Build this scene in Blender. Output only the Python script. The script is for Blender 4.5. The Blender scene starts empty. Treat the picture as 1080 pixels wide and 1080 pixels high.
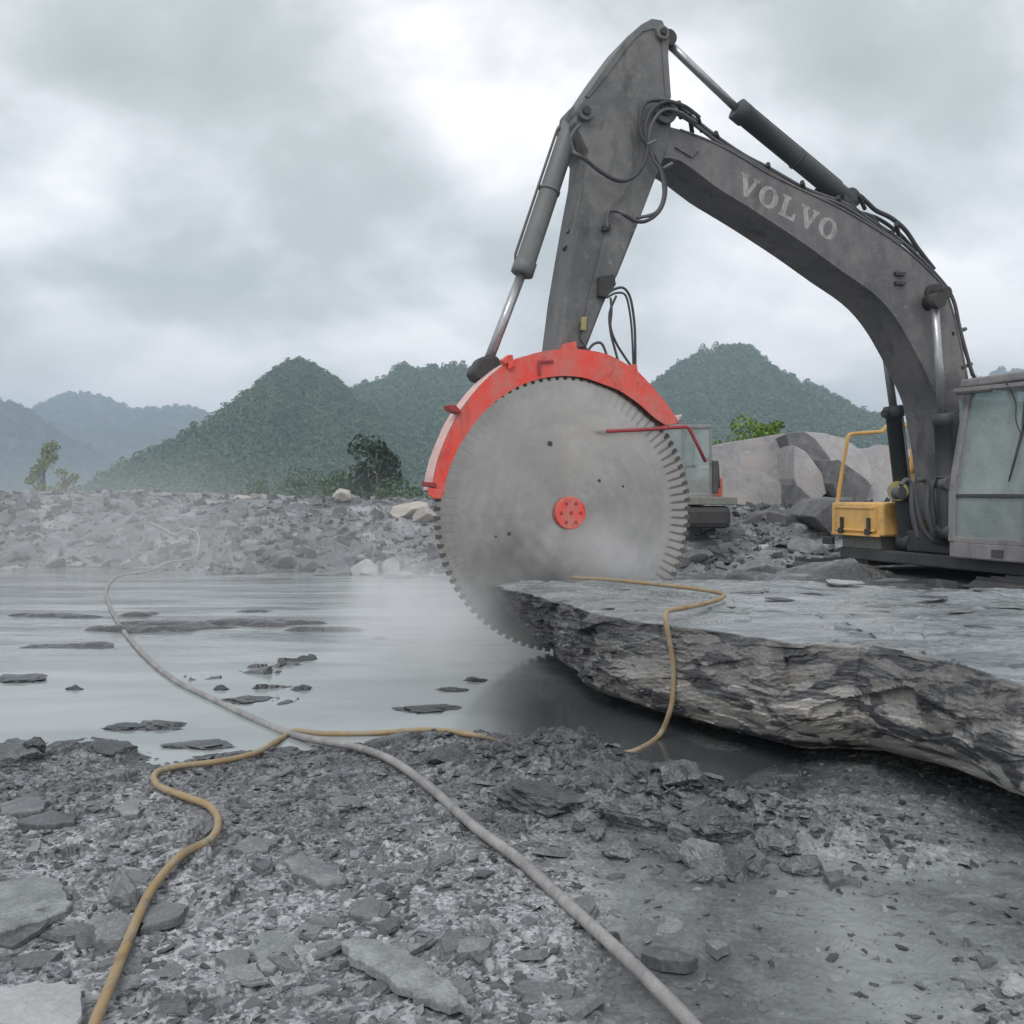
import bpy, math, random
import numpy as np
from mathutils import Vector

# ------------------------------------------------------------------ camera, sky, sun, exposure
SC = bpy.context.scene
COL = SC.collection
F, CX, HY, CH = 935.0, 540.0, 520.0, 1.5          # focal length in photo pixels, principal column, horizon row, eye height
cam_d = bpy.data.cameras.new('camera')
cam = bpy.data.objects.new('camera', cam_d); COL.objects.link(cam)
cam.location = (0, 0, CH); cam.rotation_euler = (math.pi/2, 0, 0)
cam_d.sensor_width = 36; cam_d.sensor_fit = 'HORIZONTAL'
cam_d.lens = 36*F/1080; cam_d.shift_y = -(540-HY)/1080
cam_d.clip_start = 0.05; cam_d.clip_end = 20000
SC.camera = cam

SUN_EL, SUN_ROT = math.radians(52), math.radians(200)
W = bpy.data.worlds.new('World'); SC.world = W; W.use_nodes = True
nt = W.node_tree; N = nt.nodes; L = nt.links; N.clear()
def wn(t, **k):
    n = N.new(t)
    for a, b in k.items(): setattr(n, a, b)
    return n
def build_world():
    out = wn('ShaderNodeOutputWorld'); bg = wn('ShaderNodeBackground')
    sky = wn('ShaderNodeTexSky', sky_type='NISHITA', sun_disc=False)
    sky.sun_elevation = SUN_EL; sky.sun_rotation = SUN_ROT; sky.air_density = 1.5; sky.dust_density = 4
    tc = wn('ShaderNodeTexCoord'); sep = wn('ShaderNodeSeparateXYZ')
    L.new(tc.outputs['Generated'], sep.inputs[0])
    add = wn('ShaderNodeMath', operation='ADD'); add.inputs[1].default_value = 0.42
    ab = wn('ShaderNodeMath', operation='ABSOLUTE'); L.new(sep.outputs[2], ab.inputs[0]); L.new(ab.outputs[0], add.inputs[0])
    dx = wn('ShaderNodeMath', operation='DIVIDE'); dy = wn('ShaderNodeMath', operation='DIVIDE')
    L.new(sep.outputs[0], dx.inputs[0]); L.new(add.outputs[0], dx.inputs[1])
    L.new(sep.outputs[1], dy.inputs[0]); L.new(add.outputs[0], dy.inputs[1])
    cmb = wn('ShaderNodeCombineXYZ'); L.new(dx.outputs[0], cmb.inputs[0]); L.new(dy.outputs[0], cmb.inputs[1])
    mp = wn('ShaderNodeMapping'); mp.inputs['Location'].default_value = (1.3, 4.2, 0); L.new(cmb.outputs[0], mp.inputs[0])
    n1 = wn('ShaderNodeTexNoise'); n1.inputs['Scale'].default_value = 1.9; n1.inputs['Detail'].default_value = 7; n1.inputs['Roughness'].default_value = .52; n1.inputs['Distortion'].default_value = .15
    L.new(mp.outputs[0], n1.inputs['Vector'])
    r = wn('ShaderNodeValToRGB'); L.new(n1.outputs[0], r.inputs[0])
    e = r.color_ramp.elements
    e[0].position = .30; e[0].color = (.31, .335, .33, 1)
    e[1].position = .60; e[1].color = (.92, .89, .90, 1)
    m = e.new(.43); m.color = (.43, .455, .45, 1)
    m = e.new(.50); m.color = (.62, .625, .64, 1)
    # brighter veil of cloud low over the horizon
    hz = wn('ShaderNodeMapRange'); hz.inputs[1].default_value = 0; hz.inputs[2].default_value = .22; hz.inputs[3].default_value = .75; hz.inputs[4].default_value = 0
    L.new(sep.outputs[2], hz.inputs[0])
    mx = wn('ShaderNodeMix', data_type='RGBA'); L.new(hz.outputs[0], mx.inputs[0]); L.new(r.outputs[0], mx.inputs[6]); mx.inputs[7].default_value = (.84, .76, .74, 1)
    sc_ = wn('ShaderNodeVectorMath', operation='SCALE'); sc_.inputs['Scale'].default_value = .10; L.new(sky.outputs[0], sc_.inputs[0])
    m2 = wn('ShaderNodeMix', data_type='RGBA'); m2.inputs[0].default_value = .93
    L.new(sc_.outputs[0], m2.inputs[6]); L.new(mx.outputs[2], m2.inputs[7])
    L.new(m2.outputs[2], bg.inputs[0]); bg.inputs[1].default_value = 1.0
    L.new(bg.outputs[0], out.inputs[0])
build_world()
sd = bpy.data.lights.new('sun', 'SUN'); sun = bpy.data.objects.new('sun', sd); COL.objects.link(sun)
sd.energy = 0.9; sd.angle = math.radians(25); sd.color = (1, .97, .93)
sdir = Vector((math.sin(SUN_ROT)*math.cos(SUN_EL), math.cos(SUN_ROT)*math.cos(SUN_EL), math.sin(SUN_EL)))
sun.rotation_euler = sdir.to_track_quat('Z', 'Y').to_euler(); sun.location = sdir*60
SC.view_settings.view_transform = 'Standard'; SC.view_settings.look = 'None'
SC.view_settings.exposure = 0.60; SC.view_settings.gamma = 1
SC.render.engine = 'CYCLES'
SC.cycles.max_bounces = 8; SC.cycles.volume_bounces = 2; SC.cycles.transparent_max_bounces = 12
SC.cycles.use_denoising = True
try: SC.cycles.volume_step_rate = 2.0; SC.cycles.volume_max_steps = 64
except Exception: pass

rng = np.random.default_rng(7); random.seed(7)

# ------------------------------------------------------------------ numpy noise
def _h(ix, iy, s=0):
    n = (ix.astype(np.int64)*374761393 + iy.astype(np.int64)*668265263 + s*1442695041) & 0xffffffff
    n = ((n ^ (n >> 13))*1274126177) & 0xffffffff
    n = ((n ^ (n >> 16))*2246822519) & 0xffffffff
    return ((n ^ (n >> 15)) & 0xffffff)/float(0xffffff)
def vnoise(x, y, s=0):
    ix = np.floor(x); iy = np.floor(y); fx = x-ix; fy = y-iy
    fx = fx*fx*(3-2*fx); fy = fy*fy*(3-2*fy)
    a = _h(ix, iy, s); b = _h(ix+1, iy, s); c = _h(ix, iy+1, s); d = _h(ix+1, iy+1, s)
    return (a*(1-fx)+b*fx)*(1-fy)+(c*(1-fx)+d*fx)*fy
def fbm(x, y, s=0, o=4, g=.5):
    t = 0; a = 1; n = 0
    for k in range(o):
        t = t + a*(vnoise(x*2**k+17.3*k, y*2**k-9.1*k, s+k)-.5); n += a; a *= g
    return t/n*2
def smooth(a, b, x):
    t = np.clip((x-a)/(b-a), 0, 1); return t*t*(3-2*t)
def flakes(x, y, size, s, prob, tilt, aniso=1.0, rot=0.0):
    """broken plates lying on each other: (height, tone, present) of the plate over each point"""
    c, q = math.cos(rot), math.sin(rot)
    gx = (x*c+y*q)/size; gy = (-x*q+y*c)/(size*aniso)
    ix = np.floor(gx); iy = np.floor(gy)
    best = np.full(x.shape, 9e9); bx = np.zeros_like(x); by = np.zeros_like(x)
    for i in (-1, 0, 1):
        for j in (-1, 0, 1):
            cx_ = ix+i; cy_ = iy+j
            px = cx_+_h(cx_, cy_, s); py = cy_+_h(cx_, cy_, s+1)
            dd = (gx-px)**2+(gy-py)**2
            m = dd < best
            best = np.where(m, dd, best); bx = np.where(m, cx_, bx); by = np.where(m, cy_, by)
    r1 = _h(bx, by, s+2); r2 = _h(bx, by, s+3); r3 = _h(bx, by, s+4); r4 = _h(bx, by, s+5); r5 = _h(bx, by, s+6)
    px = bx+_h(bx, by, s); py = by+_h(bx, by, s+1)
    hgt = size*(.10*r4 + tilt*((r1-.5)*(gx-px)+(r2-.5)*(gy-py)))
    pres = (r3 < prob) & (best < .30+.4*r5)
    return hgt, r4*.5+r5*.5, pres

# ------------------------------------------------------------------ pixel helpers (turn a place in the picture into a place in the world)
def atY(px, py, Y): return Vector(((px-CX)/F*Y, Y, CH-(py-HY)*Y/F))
def atZ(px, py, z=0.0):
    Y = (CH-z)*F/(py-HY); return Vector(((px-CX)/F*Y, Y, z))

# ------------------------------------------------------------------ terrain
POOL = np.array([(-60, 5.9), (-8, 5.5), (-3.6, 5.35), (-2.6, 5.25), (-1.9, 5.02), (-1.2, 5.02), (-.72, 5.22), (-.62, 5.5), (-.2, 5.52), (.08, 5.3), (.45, 4.85),
                 (.85, 4.55), (1.2, 4.5), (1.45, 4.65), (1.3, 5.2), (1.0, 6.2), (1.6, 7.6), (4.4, 9.0), (6.5, 13.5), (5.6, 15.6), (3.8, 16), (1.5, 16.4), (0, 15.2), (-1.4, 15.4), (-2.6, 17.2), (-5, 16.3), (-8, 17.6), (-13, 17), (-60, 18)])
def pool_sd(x, y):
    """signed distance to the pool outline, positive inside the pool"""
    d = np.full(x.shape, 9e9); ins = np.zeros(x.shape, bool)
    n = len(POOL)
    for i in range(n):
        ax, ay = POOL[i]; bx, by = POOL[(i+1) % n]
        ex, ey = bx-ax, by-ay
        t = np.clip(((x-ax)*ex+(y-ay)*ey)/(ex*ex+ey*ey), 0, 1)
        d = np.minimum(d, (x-ax-t*ex)**2+(y-ay-t*ey)**2)
        c = ((ay > y) != (by > y)) & (x < (bx-ax)*(y-ay)/(by-ay+1e-12)+ax)
        ins ^= c
    d = np.sqrt(d)
    return np.where(ins, d, -d)
def mound(x, y):
    z = .20*np.exp(-(((x-.28)/.42)**2+((y-4.62)/.26)**2)) + .15*np.exp(-(((x-.68)/.36)**2+((y-4.08)/.24)**2)) + .09*np.exp(-(((x-1.12)/.30)**2+((y-3.85)/.18)**2))
    z = z + .07*np.exp(-(((x+.35)/.35)**2+((y-5.2)/.2)**2))
    return z
def hbase(x, y):
    sdv = pool_sd(x, y)+.16*fbm(x*1.6, y*1.6, 5, 3)*np.clip(y/5, .5, 4)
    near = y < 10
    z_near = .045*smooth(0, .5, -sdv) - .10*smooth(0, .9, sdv)
    z_near = z_near + .03*fbm(x*.9, y*.9, 11, 3)*smooth(.2, -.3, sdv)
    bank = np.clip(-sdv, 0, 99)
    top = .98 + .34*smooth(-3, -12, x) + .18*fbm(x*.25, y*.2, 31, 3)
    top = top - .12*smooth(1, 6, x)
    z_far = top*smooth(0, 6.5, bank) + .16*smooth(0, 1.2, bank) - .16*smooth(0, 2, sdv)
    f = smooth(9.5, 13, y)
    z = z_near*(1-f) + z_far*f
    z = z + mound(x, y)
    # ground sinks a little under the slab and under the machine
    z = z - .02*np.exp(-(((x-2.4)/1.1)**2+((y-4.9)/.7)**2))
    z = z - .28*smooth(3.0, 4.2, x)*smooth(5.5, 7, y)*(1-smooth(12, 14, y))
    # past the quarry rim the land falls into the valley
    r = np.sqrt(x*x+y*y)
    pm = smooth(1.7, 3.0, x-.12*fbm(x*.8, y*.8, 611, 3)*4)*smooth(6.4, 5.4, x)*smooth(8.9, 9.7, y)*smooth(15, 12, y)
    z = z*(1-pm)+pm*(.38+.10*fbm(x*.7, y*.7, 610, 3)+.34*np.exp(-((x-3.95)/.85)**2-((y-10.1)/.6)**2))
    z = z - 26*smooth(30, 110, r)
    return z, sdv
def rough_amt(x, y, sdv):
    """how stony the surface is: 1 loose shale, 0 smooth mud"""
    mud = smooth(-.15, .35, x-.10*(y-2)) * (1-np.clip(mound(x, y)*9, 0, 1)) * smooth(6.5, 5.5, y)
    mud = mud*(1-.55*smooth(.45, .75, vnoise(x*1.3+4, y*1.3, 61)))
    return np.clip(1-.74*mud, 0, 1), mud
def dust(x, y):
    return .24*smooth(4.1, 2.7, y+.5*fbm(x*1.1, y*1.1, 501, 3))*smooth(-1.6, -.8, x)*smooth(1.1, .3, x)-.10*smooth(3.4, 4.4, y)
def ground(x, y):
    z, sdv = hbase(x, y)
    ra, mud = rough_amt(x, y, sdv)
    under = smooth(-.02, .25, sdv)
    k = ra*(1-under*.85)
    tone = .5+.25*fbm(x*2.3, y*2.3, 70, 3)
    det = np.zeros_like(x)
    nr = y < 10
    far = smooth(10, 15, y)
    for size, s, prob, tilt, an, rot, amp in ((.26, 100, .22, .34, .6, .4, 1), (.15, 110, .45, .42, .55, -.5, 1), (.085, 120, .6, .5, .6, .9, 1), (.047, 130, .7, .6, .7, 0, 1), (.026, 140, .8, .7, .8, .3, 1)):
        h, t, p = flakes(x+.02*fbm(x*9, y*9, 3, 2), y, size, s, prob, tilt, an, rot)
        h = h*amp
        m = p & (h > det) & (y < 13)
        det = np.where(m, h, det); tone = np.where(m, .25+.6*t+.15*tone, tone)
    big = np.zeros_like(x); tb = tone.copy()
    for size, s, prob, tilt, an, rot in ((1.5, 200, .45, .55, .6, .3), (.75, 210, .6, .7, .7, -.4), (.38, 220, .7, .8, .7, .2)):
        h, t, p = flakes(x, y, size, s, prob, tilt, an, rot)
        m = p & (h > big)
        big = np.where(m, h, big); tb = np.where(m, .2+.7*t, tb)
    big = big + .10*fbm(x*2, y*2, 41, 3)
    bank = smooth(-.1, -1.2, sdv)
    nearpart = det*(k*.95+.03) + .018*fbm(x*5, y*5, 80, 3)*(.3+k) + .03*mud*fbm(x*1.9, y*2.6, 84, 4) + .004*fbm(x*40, y*40, 81, 2)
    # clods of mud poking out of the shallow water
    cl = vnoise(x*1.7, y*1.1, 90)*.6+vnoise(x*5.5, y*3.2, 91)*.4
    bars = smooth(.50-.07*smooth(-1, -4, x), .78-.10*smooth(-1, -4, x), vnoise(x*.55+2, y*2.1+.5*vnoise(x*1.5, y*1.5, 95), 93)*.65+vnoise(x*2.2, y*6, 94)*.35)
    z = z + (bars*.30*np.clip(.05+sdv*.12, .0, .5))*smooth(7.6, 9.0, y)*smooth(.1, .5, sdv)*(1-smooth(15.5, 16.5, y))*smooth(1.2, .3, x-(y-8)*.25)
    clod = smooth(.635, .80, cl)*.07*smooth(.05, .5, sdv)*smooth(9.5, 7.5, y)*(smooth(.56, .66, vnoise(x*.5+3, y*.45, 92)))
    z2 = z + nearpart*(1-far) + clod*(1+1.2*np.clip(det*14, 0, 1)) + clod*8*det + (big*.40*bank+ .03*fbm(x*6, y*6, 44, 2)*bank)*far*(1-smooth(35, 60, y))
    tone = tone*(1-far)+tb*far
    tone = tone + dust(x, y)*(1-far) - .30*np.clip(mound(x, y)*7, 0, 1)*(1-far)
    bm_ = smooth(1.7, 3.0, x)*smooth(6.4, 5.4, x)*smooth(8.9, 9.7, y)*smooth(15, 12, y)
    z2 = z2 + bm_*(.40*big + .07*fbm(x*2.2, y*2.2, 47, 3) - .03); tone = np.where(bm_ > .2, tb, tone)
    # the stones round the little heap are bigger and rougher
    mo = np.clip(mound(x, y)*7, 0, 1)
    h, t, p = flakes(x, y, .14, 300, .8, 1.1, .7, .5); z2 = z2 + np.where(p, h, 0)*mo*.55 + .02*mo*fbm(x*14, y*14, 305, 3)
    wet = np.clip(np.maximum(smooth(-.40, .02, sdv)*1.25, mud*.62)+.5*smooth(-.1, .5, x+.42*(y-4.9)-1.15)*smooth(3.9, 4.5, y)*smooth(9, 8, y)+.3*np.clip(mound(x, y)*5, 0, 1), 0, 1)  # wet shore, mud and heap; shade under the slab is painted in too
    return z2, tone, wet, mud, sdv
def gz(x, y):
    a, *_ = ground(np.array([float(x)]), np.array([float(y)])); return float(a[0])

# ------------------------------------------------------------------ object helpers
def tag(o, label=None, cat=None, group=None, kind=None):
    if label: o['label'] = label
    if cat: o['category'] = cat
    if group: o['group'] = group
    if kind: o['kind'] = kind
    return o
def empty(name, loc):
    o = bpy.data.objects.new(name, None); COL.objects.link(o); o.location = loc; o.empty_display_size = .2
    return o
def wloc(o):
    v = Vector(o.location)
    while o.parent: o = o.parent; v += Vector(o.location)
    return v
class MB:
    def __init__(s): s.v = []; s.f = []; s.sm = []
    def add(s, vs, fs, sm=False):
        b = len(s.v); s.v += [tuple(p) for p in vs]; s.f += [tuple(b+i for i in f) for f in fs]; s.sm += [sm]*len(fs)
        return s
    def prism(s, A, B):
        n = len(A)
        s.add(list(A)+list(B), [tuple(range(n)), tuple(range(2*n-1, n-1, -1))]+[(i, i+n, (i+1) % n+n, (i+1) % n) for i in range(n)])
        return s
    def hexa(s, c):  # 8 corners: lower ring then upper ring
        return s.add(c, [(3, 2, 1, 0), (4, 5, 6, 7), (0, 1, 5, 4), (1, 2, 6, 5), (2, 3, 7, 6), (3, 0, 4, 7)])
    def box(s, c, d, rz=0):
        hx, hy, hz = d[0]/2, d[1]/2, d[2]/2; cs, sn = math.cos(rz), math.sin(rz)
        P = []
        for z in (-hz, hz):
            for x, y in ((-hx, -hy), (hx, -hy), (hx, hy), (-hx, hy)):
                P.append((c[0]+x*cs-y*sn, c[1]+x*sn+y*cs, c[2]+z))
        return s.hexa(P)
    def tube(s, pts, r, seg=10, cap=True, r2=None):
        pts = [Vector(p) for p in pts]; n = len(pts); rings = []
        t0 = (pts[1]-pts[0]).normalized()
        up = Vector((0, 0, 1)) if abs(t0.z) < .9 else Vector((1, 0, 0))
        a = t0.cross(up).normalized(); base = len(s.v); vs = []; fs = []
        for i, p in enumerate(pts):
            t = (pts[min(i+1, n-1)]-pts[max(i-1, 0)]).normalized()
            a = (a-t*a.dot(t)).normalized(); b = t.cross(a)
            rr = r[i] if isinstance(r, (list, tuple)) else (r if r2 is None else r+(r2-r)*i/(n-1))
            for k in range(seg):
                an = 2*math.pi*k/seg
                vs.append(p+a*(rr*math.cos(an))+b*(rr*math.sin(an)))
        for i in range(n-1):
            for k in range(seg):
                k2 = (k+1) % seg
                fs.append((i*seg+k, i*seg+k2, (i+1)*seg+k2, (i+1)*seg+k))
        s.add(vs, fs, True)
        if cap:
            s.f.append(tuple(base+k for k in range(seg-1, -1, -1))); s.sm.append(False)
            s.f.append(tuple(base+(n-1)*seg+k for k in range(seg))); s.sm.append(False)
        return s
    def build(s, name, mat, parent=None, bevel=0, seg=2, loc=None):
        me = bpy.data.meshes.new(name)
        o = bpy.data.objects.new(name, me); COL.objects.link(o)
        if parent is not None:
            o.parent = parent; off = wloc(parent)
        elif loc is not None:
            o.location = loc; off = Vector(loc)
        else: off = Vector((0, 0, 0))
        me.from_pydata([(p[0]-off.x, p[1]-off.y, p[2]-off.z) for p in s.v], [], s.f)
        me.update()
        me.polygons.foreach_set('use_smooth', s.sm)
        me.materials.append(mat)
        if bevel:
            m = o.modifiers.new('bevel', 'BEVEL'); m.width = bevel; m.segments = seg; m.limit_method = 'ANGLE'; m.angle_limit = math.radians(35); m.harden_normals = False
        return o
def np_obj(name, V, Fq, mat, smooth_=False, attrs=None, loc=None, parent=None):
    me = bpy.data.meshes.new(name); V = np.asarray(V, np.float32).reshape(-1, 3); Fq = np.asarray(Fq, np.int32)
    k = Fq.shape[1]
    me.vertices.add(len(V)); me.loops.add(Fq.size); me.polygons.add(len(Fq))
    if loc is not None: V = V-np.asarray(loc, np.float32)
    me.vertices.foreach_set('co', V.ravel()); me.loops.foreach_set('vertex_index', Fq.ravel())
    me.polygons.foreach_set('loop_start', np.arange(0, Fq.size, k, dtype=np.int32))
    me.polygons.foreach_set('use_smooth', np.full(len(Fq), smooth_))
    for n_, a in (attrs or {}).items():
        at = me.attributes.new(n_, 'FLOAT', 'POINT'); at.data.foreach_set('value', np.asarray(a, np.float32).ravel())
    me.update(calc_edges=True); me.materials.append(mat)
    o = bpy.data.objects.new(name, me); COL.objects.link(o)
    if loc is not None: o.location = loc
    if parent: o.parent = parent
    return o
def spline(P, n=8, closed=False):
    P = [Vector(p) for p in P]; out = []
    for i in range(len(P)-1):
        p0 = P[max(i-1, 0)]; p1 = P[i]; p2 = P[i+1]; p3 = P[min(i+2, len(P)-1)]
        for k in range(n):
            t = k/n
            out.append(.5*((2*p1)+(p2-p0)*t+(2*p0-5*p1+4*p2-p3)*t*t+(3*p1-p0-3*p2+p3)*t**3))
    out.append(P[-1]); return out

# ------------------------------------------------------------------ materials
class NT:
    def __init__(s, name):
        s.m = bpy.data.materials.new(name); s.m.use_nodes = True; s.n = s.m.node_tree.nodes; s.l = s.m.node_tree.links
        s.n.clear(); s.out = s.n.new('ShaderNodeOutputMaterial'); s.tc = s.n.new('ShaderNodeTexCoord')
        s.geo = s.n.new('ShaderNodeNewGeometry')
    def N(s, t, **k):
        n = s.n.new(t)
        for a, b in k.items(): setattr(n, a, b)
        return n
    def inp(s, sock, v):
        if hasattr(v, 'is_output'): s.l.new(v, sock)
        else: sock.default_value = v
    def bsdf(s, col, rough=.6, metal=0, spec=.5, normal=None, **k):
        b = s.N('ShaderNodeBsdfPrincipled')
        s.inp(b.inputs['Base Color'], col if hasattr(col, 'is_output') else (*col, 1)); s.inp(b.inputs['Roughness'], rough); s.inp(b.inputs['Metallic'], metal)
        s.inp(b.inputs['Specular IOR Level'], spec)
        if normal is not None: s.l.new(normal, b.inputs['Normal'])
        for a, v in k.items(): s.inp(b.inputs[a], v)
        s.b = b; s.l.new(b.outputs[0], s.out.inputs[0]); return b
    def noise(s, scale, detail=4, rough=.55, vec=None, dist=0, stretch=None):
        n = s.N('ShaderNodeTexNoise'); n.inputs['Scale'].default_value = scale; n.inputs['Detail'].default_value = detail; n.inputs['Roughness'].default_value = rough; n.inputs['Distortion'].default_value = dist
        v = vec or s.tc.outputs['Object']
        if stretch:
            mp = s.N('ShaderNodeMapping'); mp.inputs['Scale'].default_value = stretch; s.l.new(v, mp.inputs[0]); v = mp.outputs[0]
        s.l.new(v, n.inputs['Vector']); return n.outputs[0]
    def voro(s, scale, feature='F1', out='Distance', stretch=None):
        n = s.N('ShaderNodeTexVoronoi', feature=feature); n.inputs['Scale'].default_value = scale
        v = s.tc.outputs['Object']
        if stretch:
            mp = s.N('ShaderNodeMapping'); mp.inputs['Scale'].default_value = stretch; s.l.new(v, mp.inputs[0]); v = mp.outputs[0]
        s.l.new(v, n.inputs['Vector']); return n.outputs[out]
    def ramp(s, fac, stops):
        r = s.N('ShaderNodeValToRGB'); s.inp(r.inputs[0], fac); e = r.color_ramp.elements
        for i, (p, c) in enumerate(stops):
            if not isinstance(c, (tuple, list)): c = (c, c, c)
            if i < 2: e[i].position = p; e[i].color = (*c, 1)
            else: q = e.new(p); q.color = (*c, 1)
        return r.outputs[0]
    def math(s, op, a, b=0.0):
        n = s.N('ShaderNodeMath', operation=op); s.inp(n.inputs[0], a); s.inp(n.inputs[1], b); return n.outputs[0]
    def mix(s, f, a, b, mode='MIX'):
        n = s.N('ShaderNodeMix', data_type='RGBA', blend_type=mode); s.inp(n.inputs[0], f)
        s.inp(n.inputs[6], a if hasattr(a, 'is_output') else (*a, 1)); s.inp(n.inputs[7], b if hasattr(b, 'is_output') else (*b, 1)); return n.outputs[2]
    def attr(s, name):
        n = s.N('ShaderNodeAttribute', attribute_name=name); return n.outputs['Fac']
    def bump(s, h, strength=.3, dist=.02, normal=None):
        n = s.N('ShaderNodeBump'); n.inputs['Strength'].default_value = strength; n.inputs['Distance'].default_value = dist; s.l.new(h, n.inputs['Height'])
        if normal is not None: s.l.new(normal, n.inputs['Normal'])
        return n.outputs[0]

def m_metal(name, col, dirt=(.11, .105, .10), rough=.55, metal=.0, amt=.5, scale=1.0, streak=True):
    t = NT(name); n1 = t.noise(1.7*scale, 6, .62); n2 = t.noise(9*scale, 5, .6); n3 = t.noise(5*scale, 4, .6, stretch=(1, 1, .18))
    s = t.math('ADD', t.math('MULTIPLY', n1, .55), t.math('ADD', t.math('MULTIPLY', n2, .25), t.math('MULTIPLY', n3, .3)))
    f = t.ramp(s, [(.47, 0.0), (.64, 1.0)])
    c = t.mix(t.math('MULTIPLY', f, amt), col, dirt)
    fine = t.noise(60*scale, 3, .6)
    c = t.mix(.35, c, t.ramp(fine, [(.3, .55), (.7, 1.25)]), 'MULTIPLY')
    oil = t.ramp(t.noise(2.6*scale, 5, .65, dist=.8, stretch=(1, 1, .5)), [(.54, 0.0), (.66, 1.0)]); c = t.mix(t.math('MULTIPLY', oil, .5*amt), c, tuple(v*.28 for v in col))
    scr = t.ramp(t.noise(7*scale, 6, .7, dist=2.5), [(.60, 0.0), (.66, 1.0)]); c = t.mix(t.math('MULTIPLY', scr, .35*amt), c, tuple(min(v*1.5+.03, .9) for v in dirt))
    t.bsdf(c, t.ramp(s, [(.4, rough-.08), (.65, min(rough+.25, .95))]), metal, normal=t.bump(s, .25, .01)); return t.m
M = {}
M['boom'] = m_metal('boom_paint', (.10, .104, .115), (.175, .168, .170), .55, amt=1.0)
M['arm'] = m_metal('arm_paint', (.082, .090, .097), (.165, .168, .168), .5, amt=1.0)
M['cyl'] = m_metal('cylinder_paint', (.12, .135, .14), (.18, .175, .165), .5, amt=.5, scale=2)
M['darkcyl'] = m_metal('dark_cylinder_paint', (.045, .055, .062), (.09, .09, .09), .5, amt=.4, scale=2)
M['rod'] = m_metal('chrome_rod', (.42, .44, .46), (.3, .3, .3), .28, .75, .5, 4)
M['black'] = m_metal('dark_greasy_steel', (.028, .03, .033), (.08, .078, .075), .6, amt=.5, scale=3)
M['rubber'] = m_metal('hose_rubber', (.035, .038, .045), (.10, .10, .10), .55, amt=.45, scale=4)
M['pipe'] = m_metal('steel_pipe_paint', (.075, .08, .09), (.13, .13, .13), .5, amt=.5, scale=4)
M['red'] = m_metal('red_guard_paint', (.74, .062, .042), (.46, .20, .17), .42, amt=.75, scale=2)
M['dred'] = m_metal('dull_red_paint', (.34, .035, .045), (.2, .05, .05), .5, amt=.5, scale=4)
M['pale_rim'] = m_metal('pink_edge_highlight', (.62, .34, .32), (.6, .55, .53), .5, amt=.7, scale=5)  # guard red made paler, the edge highlight painted in
M['yellow'] = m_metal('yellow_paint', (.80, .47, .13), (.50, .36, .20), .5, amt=.6, scale=2)
M['hood'] = m_metal('dusty_yellow_hood', (.34, .30, .11), (.25, .24, .2), .6, amt=.8, scale=2)
M['cab'] = m_metal('dusty_cab_paint', (.20, .20, .215), (.30, .29, .28), .55, amt=.7, scale=2)
M['cabd'] = m_metal('dark_cab_paint', (.05, .055, .06), (.10, .10, .10), .6, amt=.5, scale=2)
M['letter'] = m_metal('worn_grey_lettering', (.36, .36, .365), (.20, .198, .20), .6, amt=.8, scale=5)
M['orange'] = m_metal('orange_paint', (.62, .12, .07), (.4, .2, .15), .5, amt=.5, scale=3)
M['step'] = m_metal('dusty_step_metal', (.20, .215, .19), (.14, .14, .13), .7, amt=.6, scale=3)

def m_glass(name, col, dusty, interior=False):
    t = NT(name); tr = t.N('ShaderNodeBsdfTransparent'); tr.inputs[0].default_value = (.72, .82, .80, 1)
    n = t.ramp(t.noise(2.2, 5, .6), [(.3, dusty-.15), (.7, dusty+.15)])
    b = t.bsdf(col, .18, spec=.7)
    mx = t.N('ShaderNodeMixShader'); t.l.new(n, mx.inputs[0]); t.l.new(tr.outputs[0], mx.inputs[1]); t.l.new(b.outputs[0], mx.inputs[2])
    t.l.new(mx.outputs[0], t.out.inputs[0]); return t.m
M['glass'] = m_glass('dusty_cab_glass', (.44, .49, .495), .42)

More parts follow.
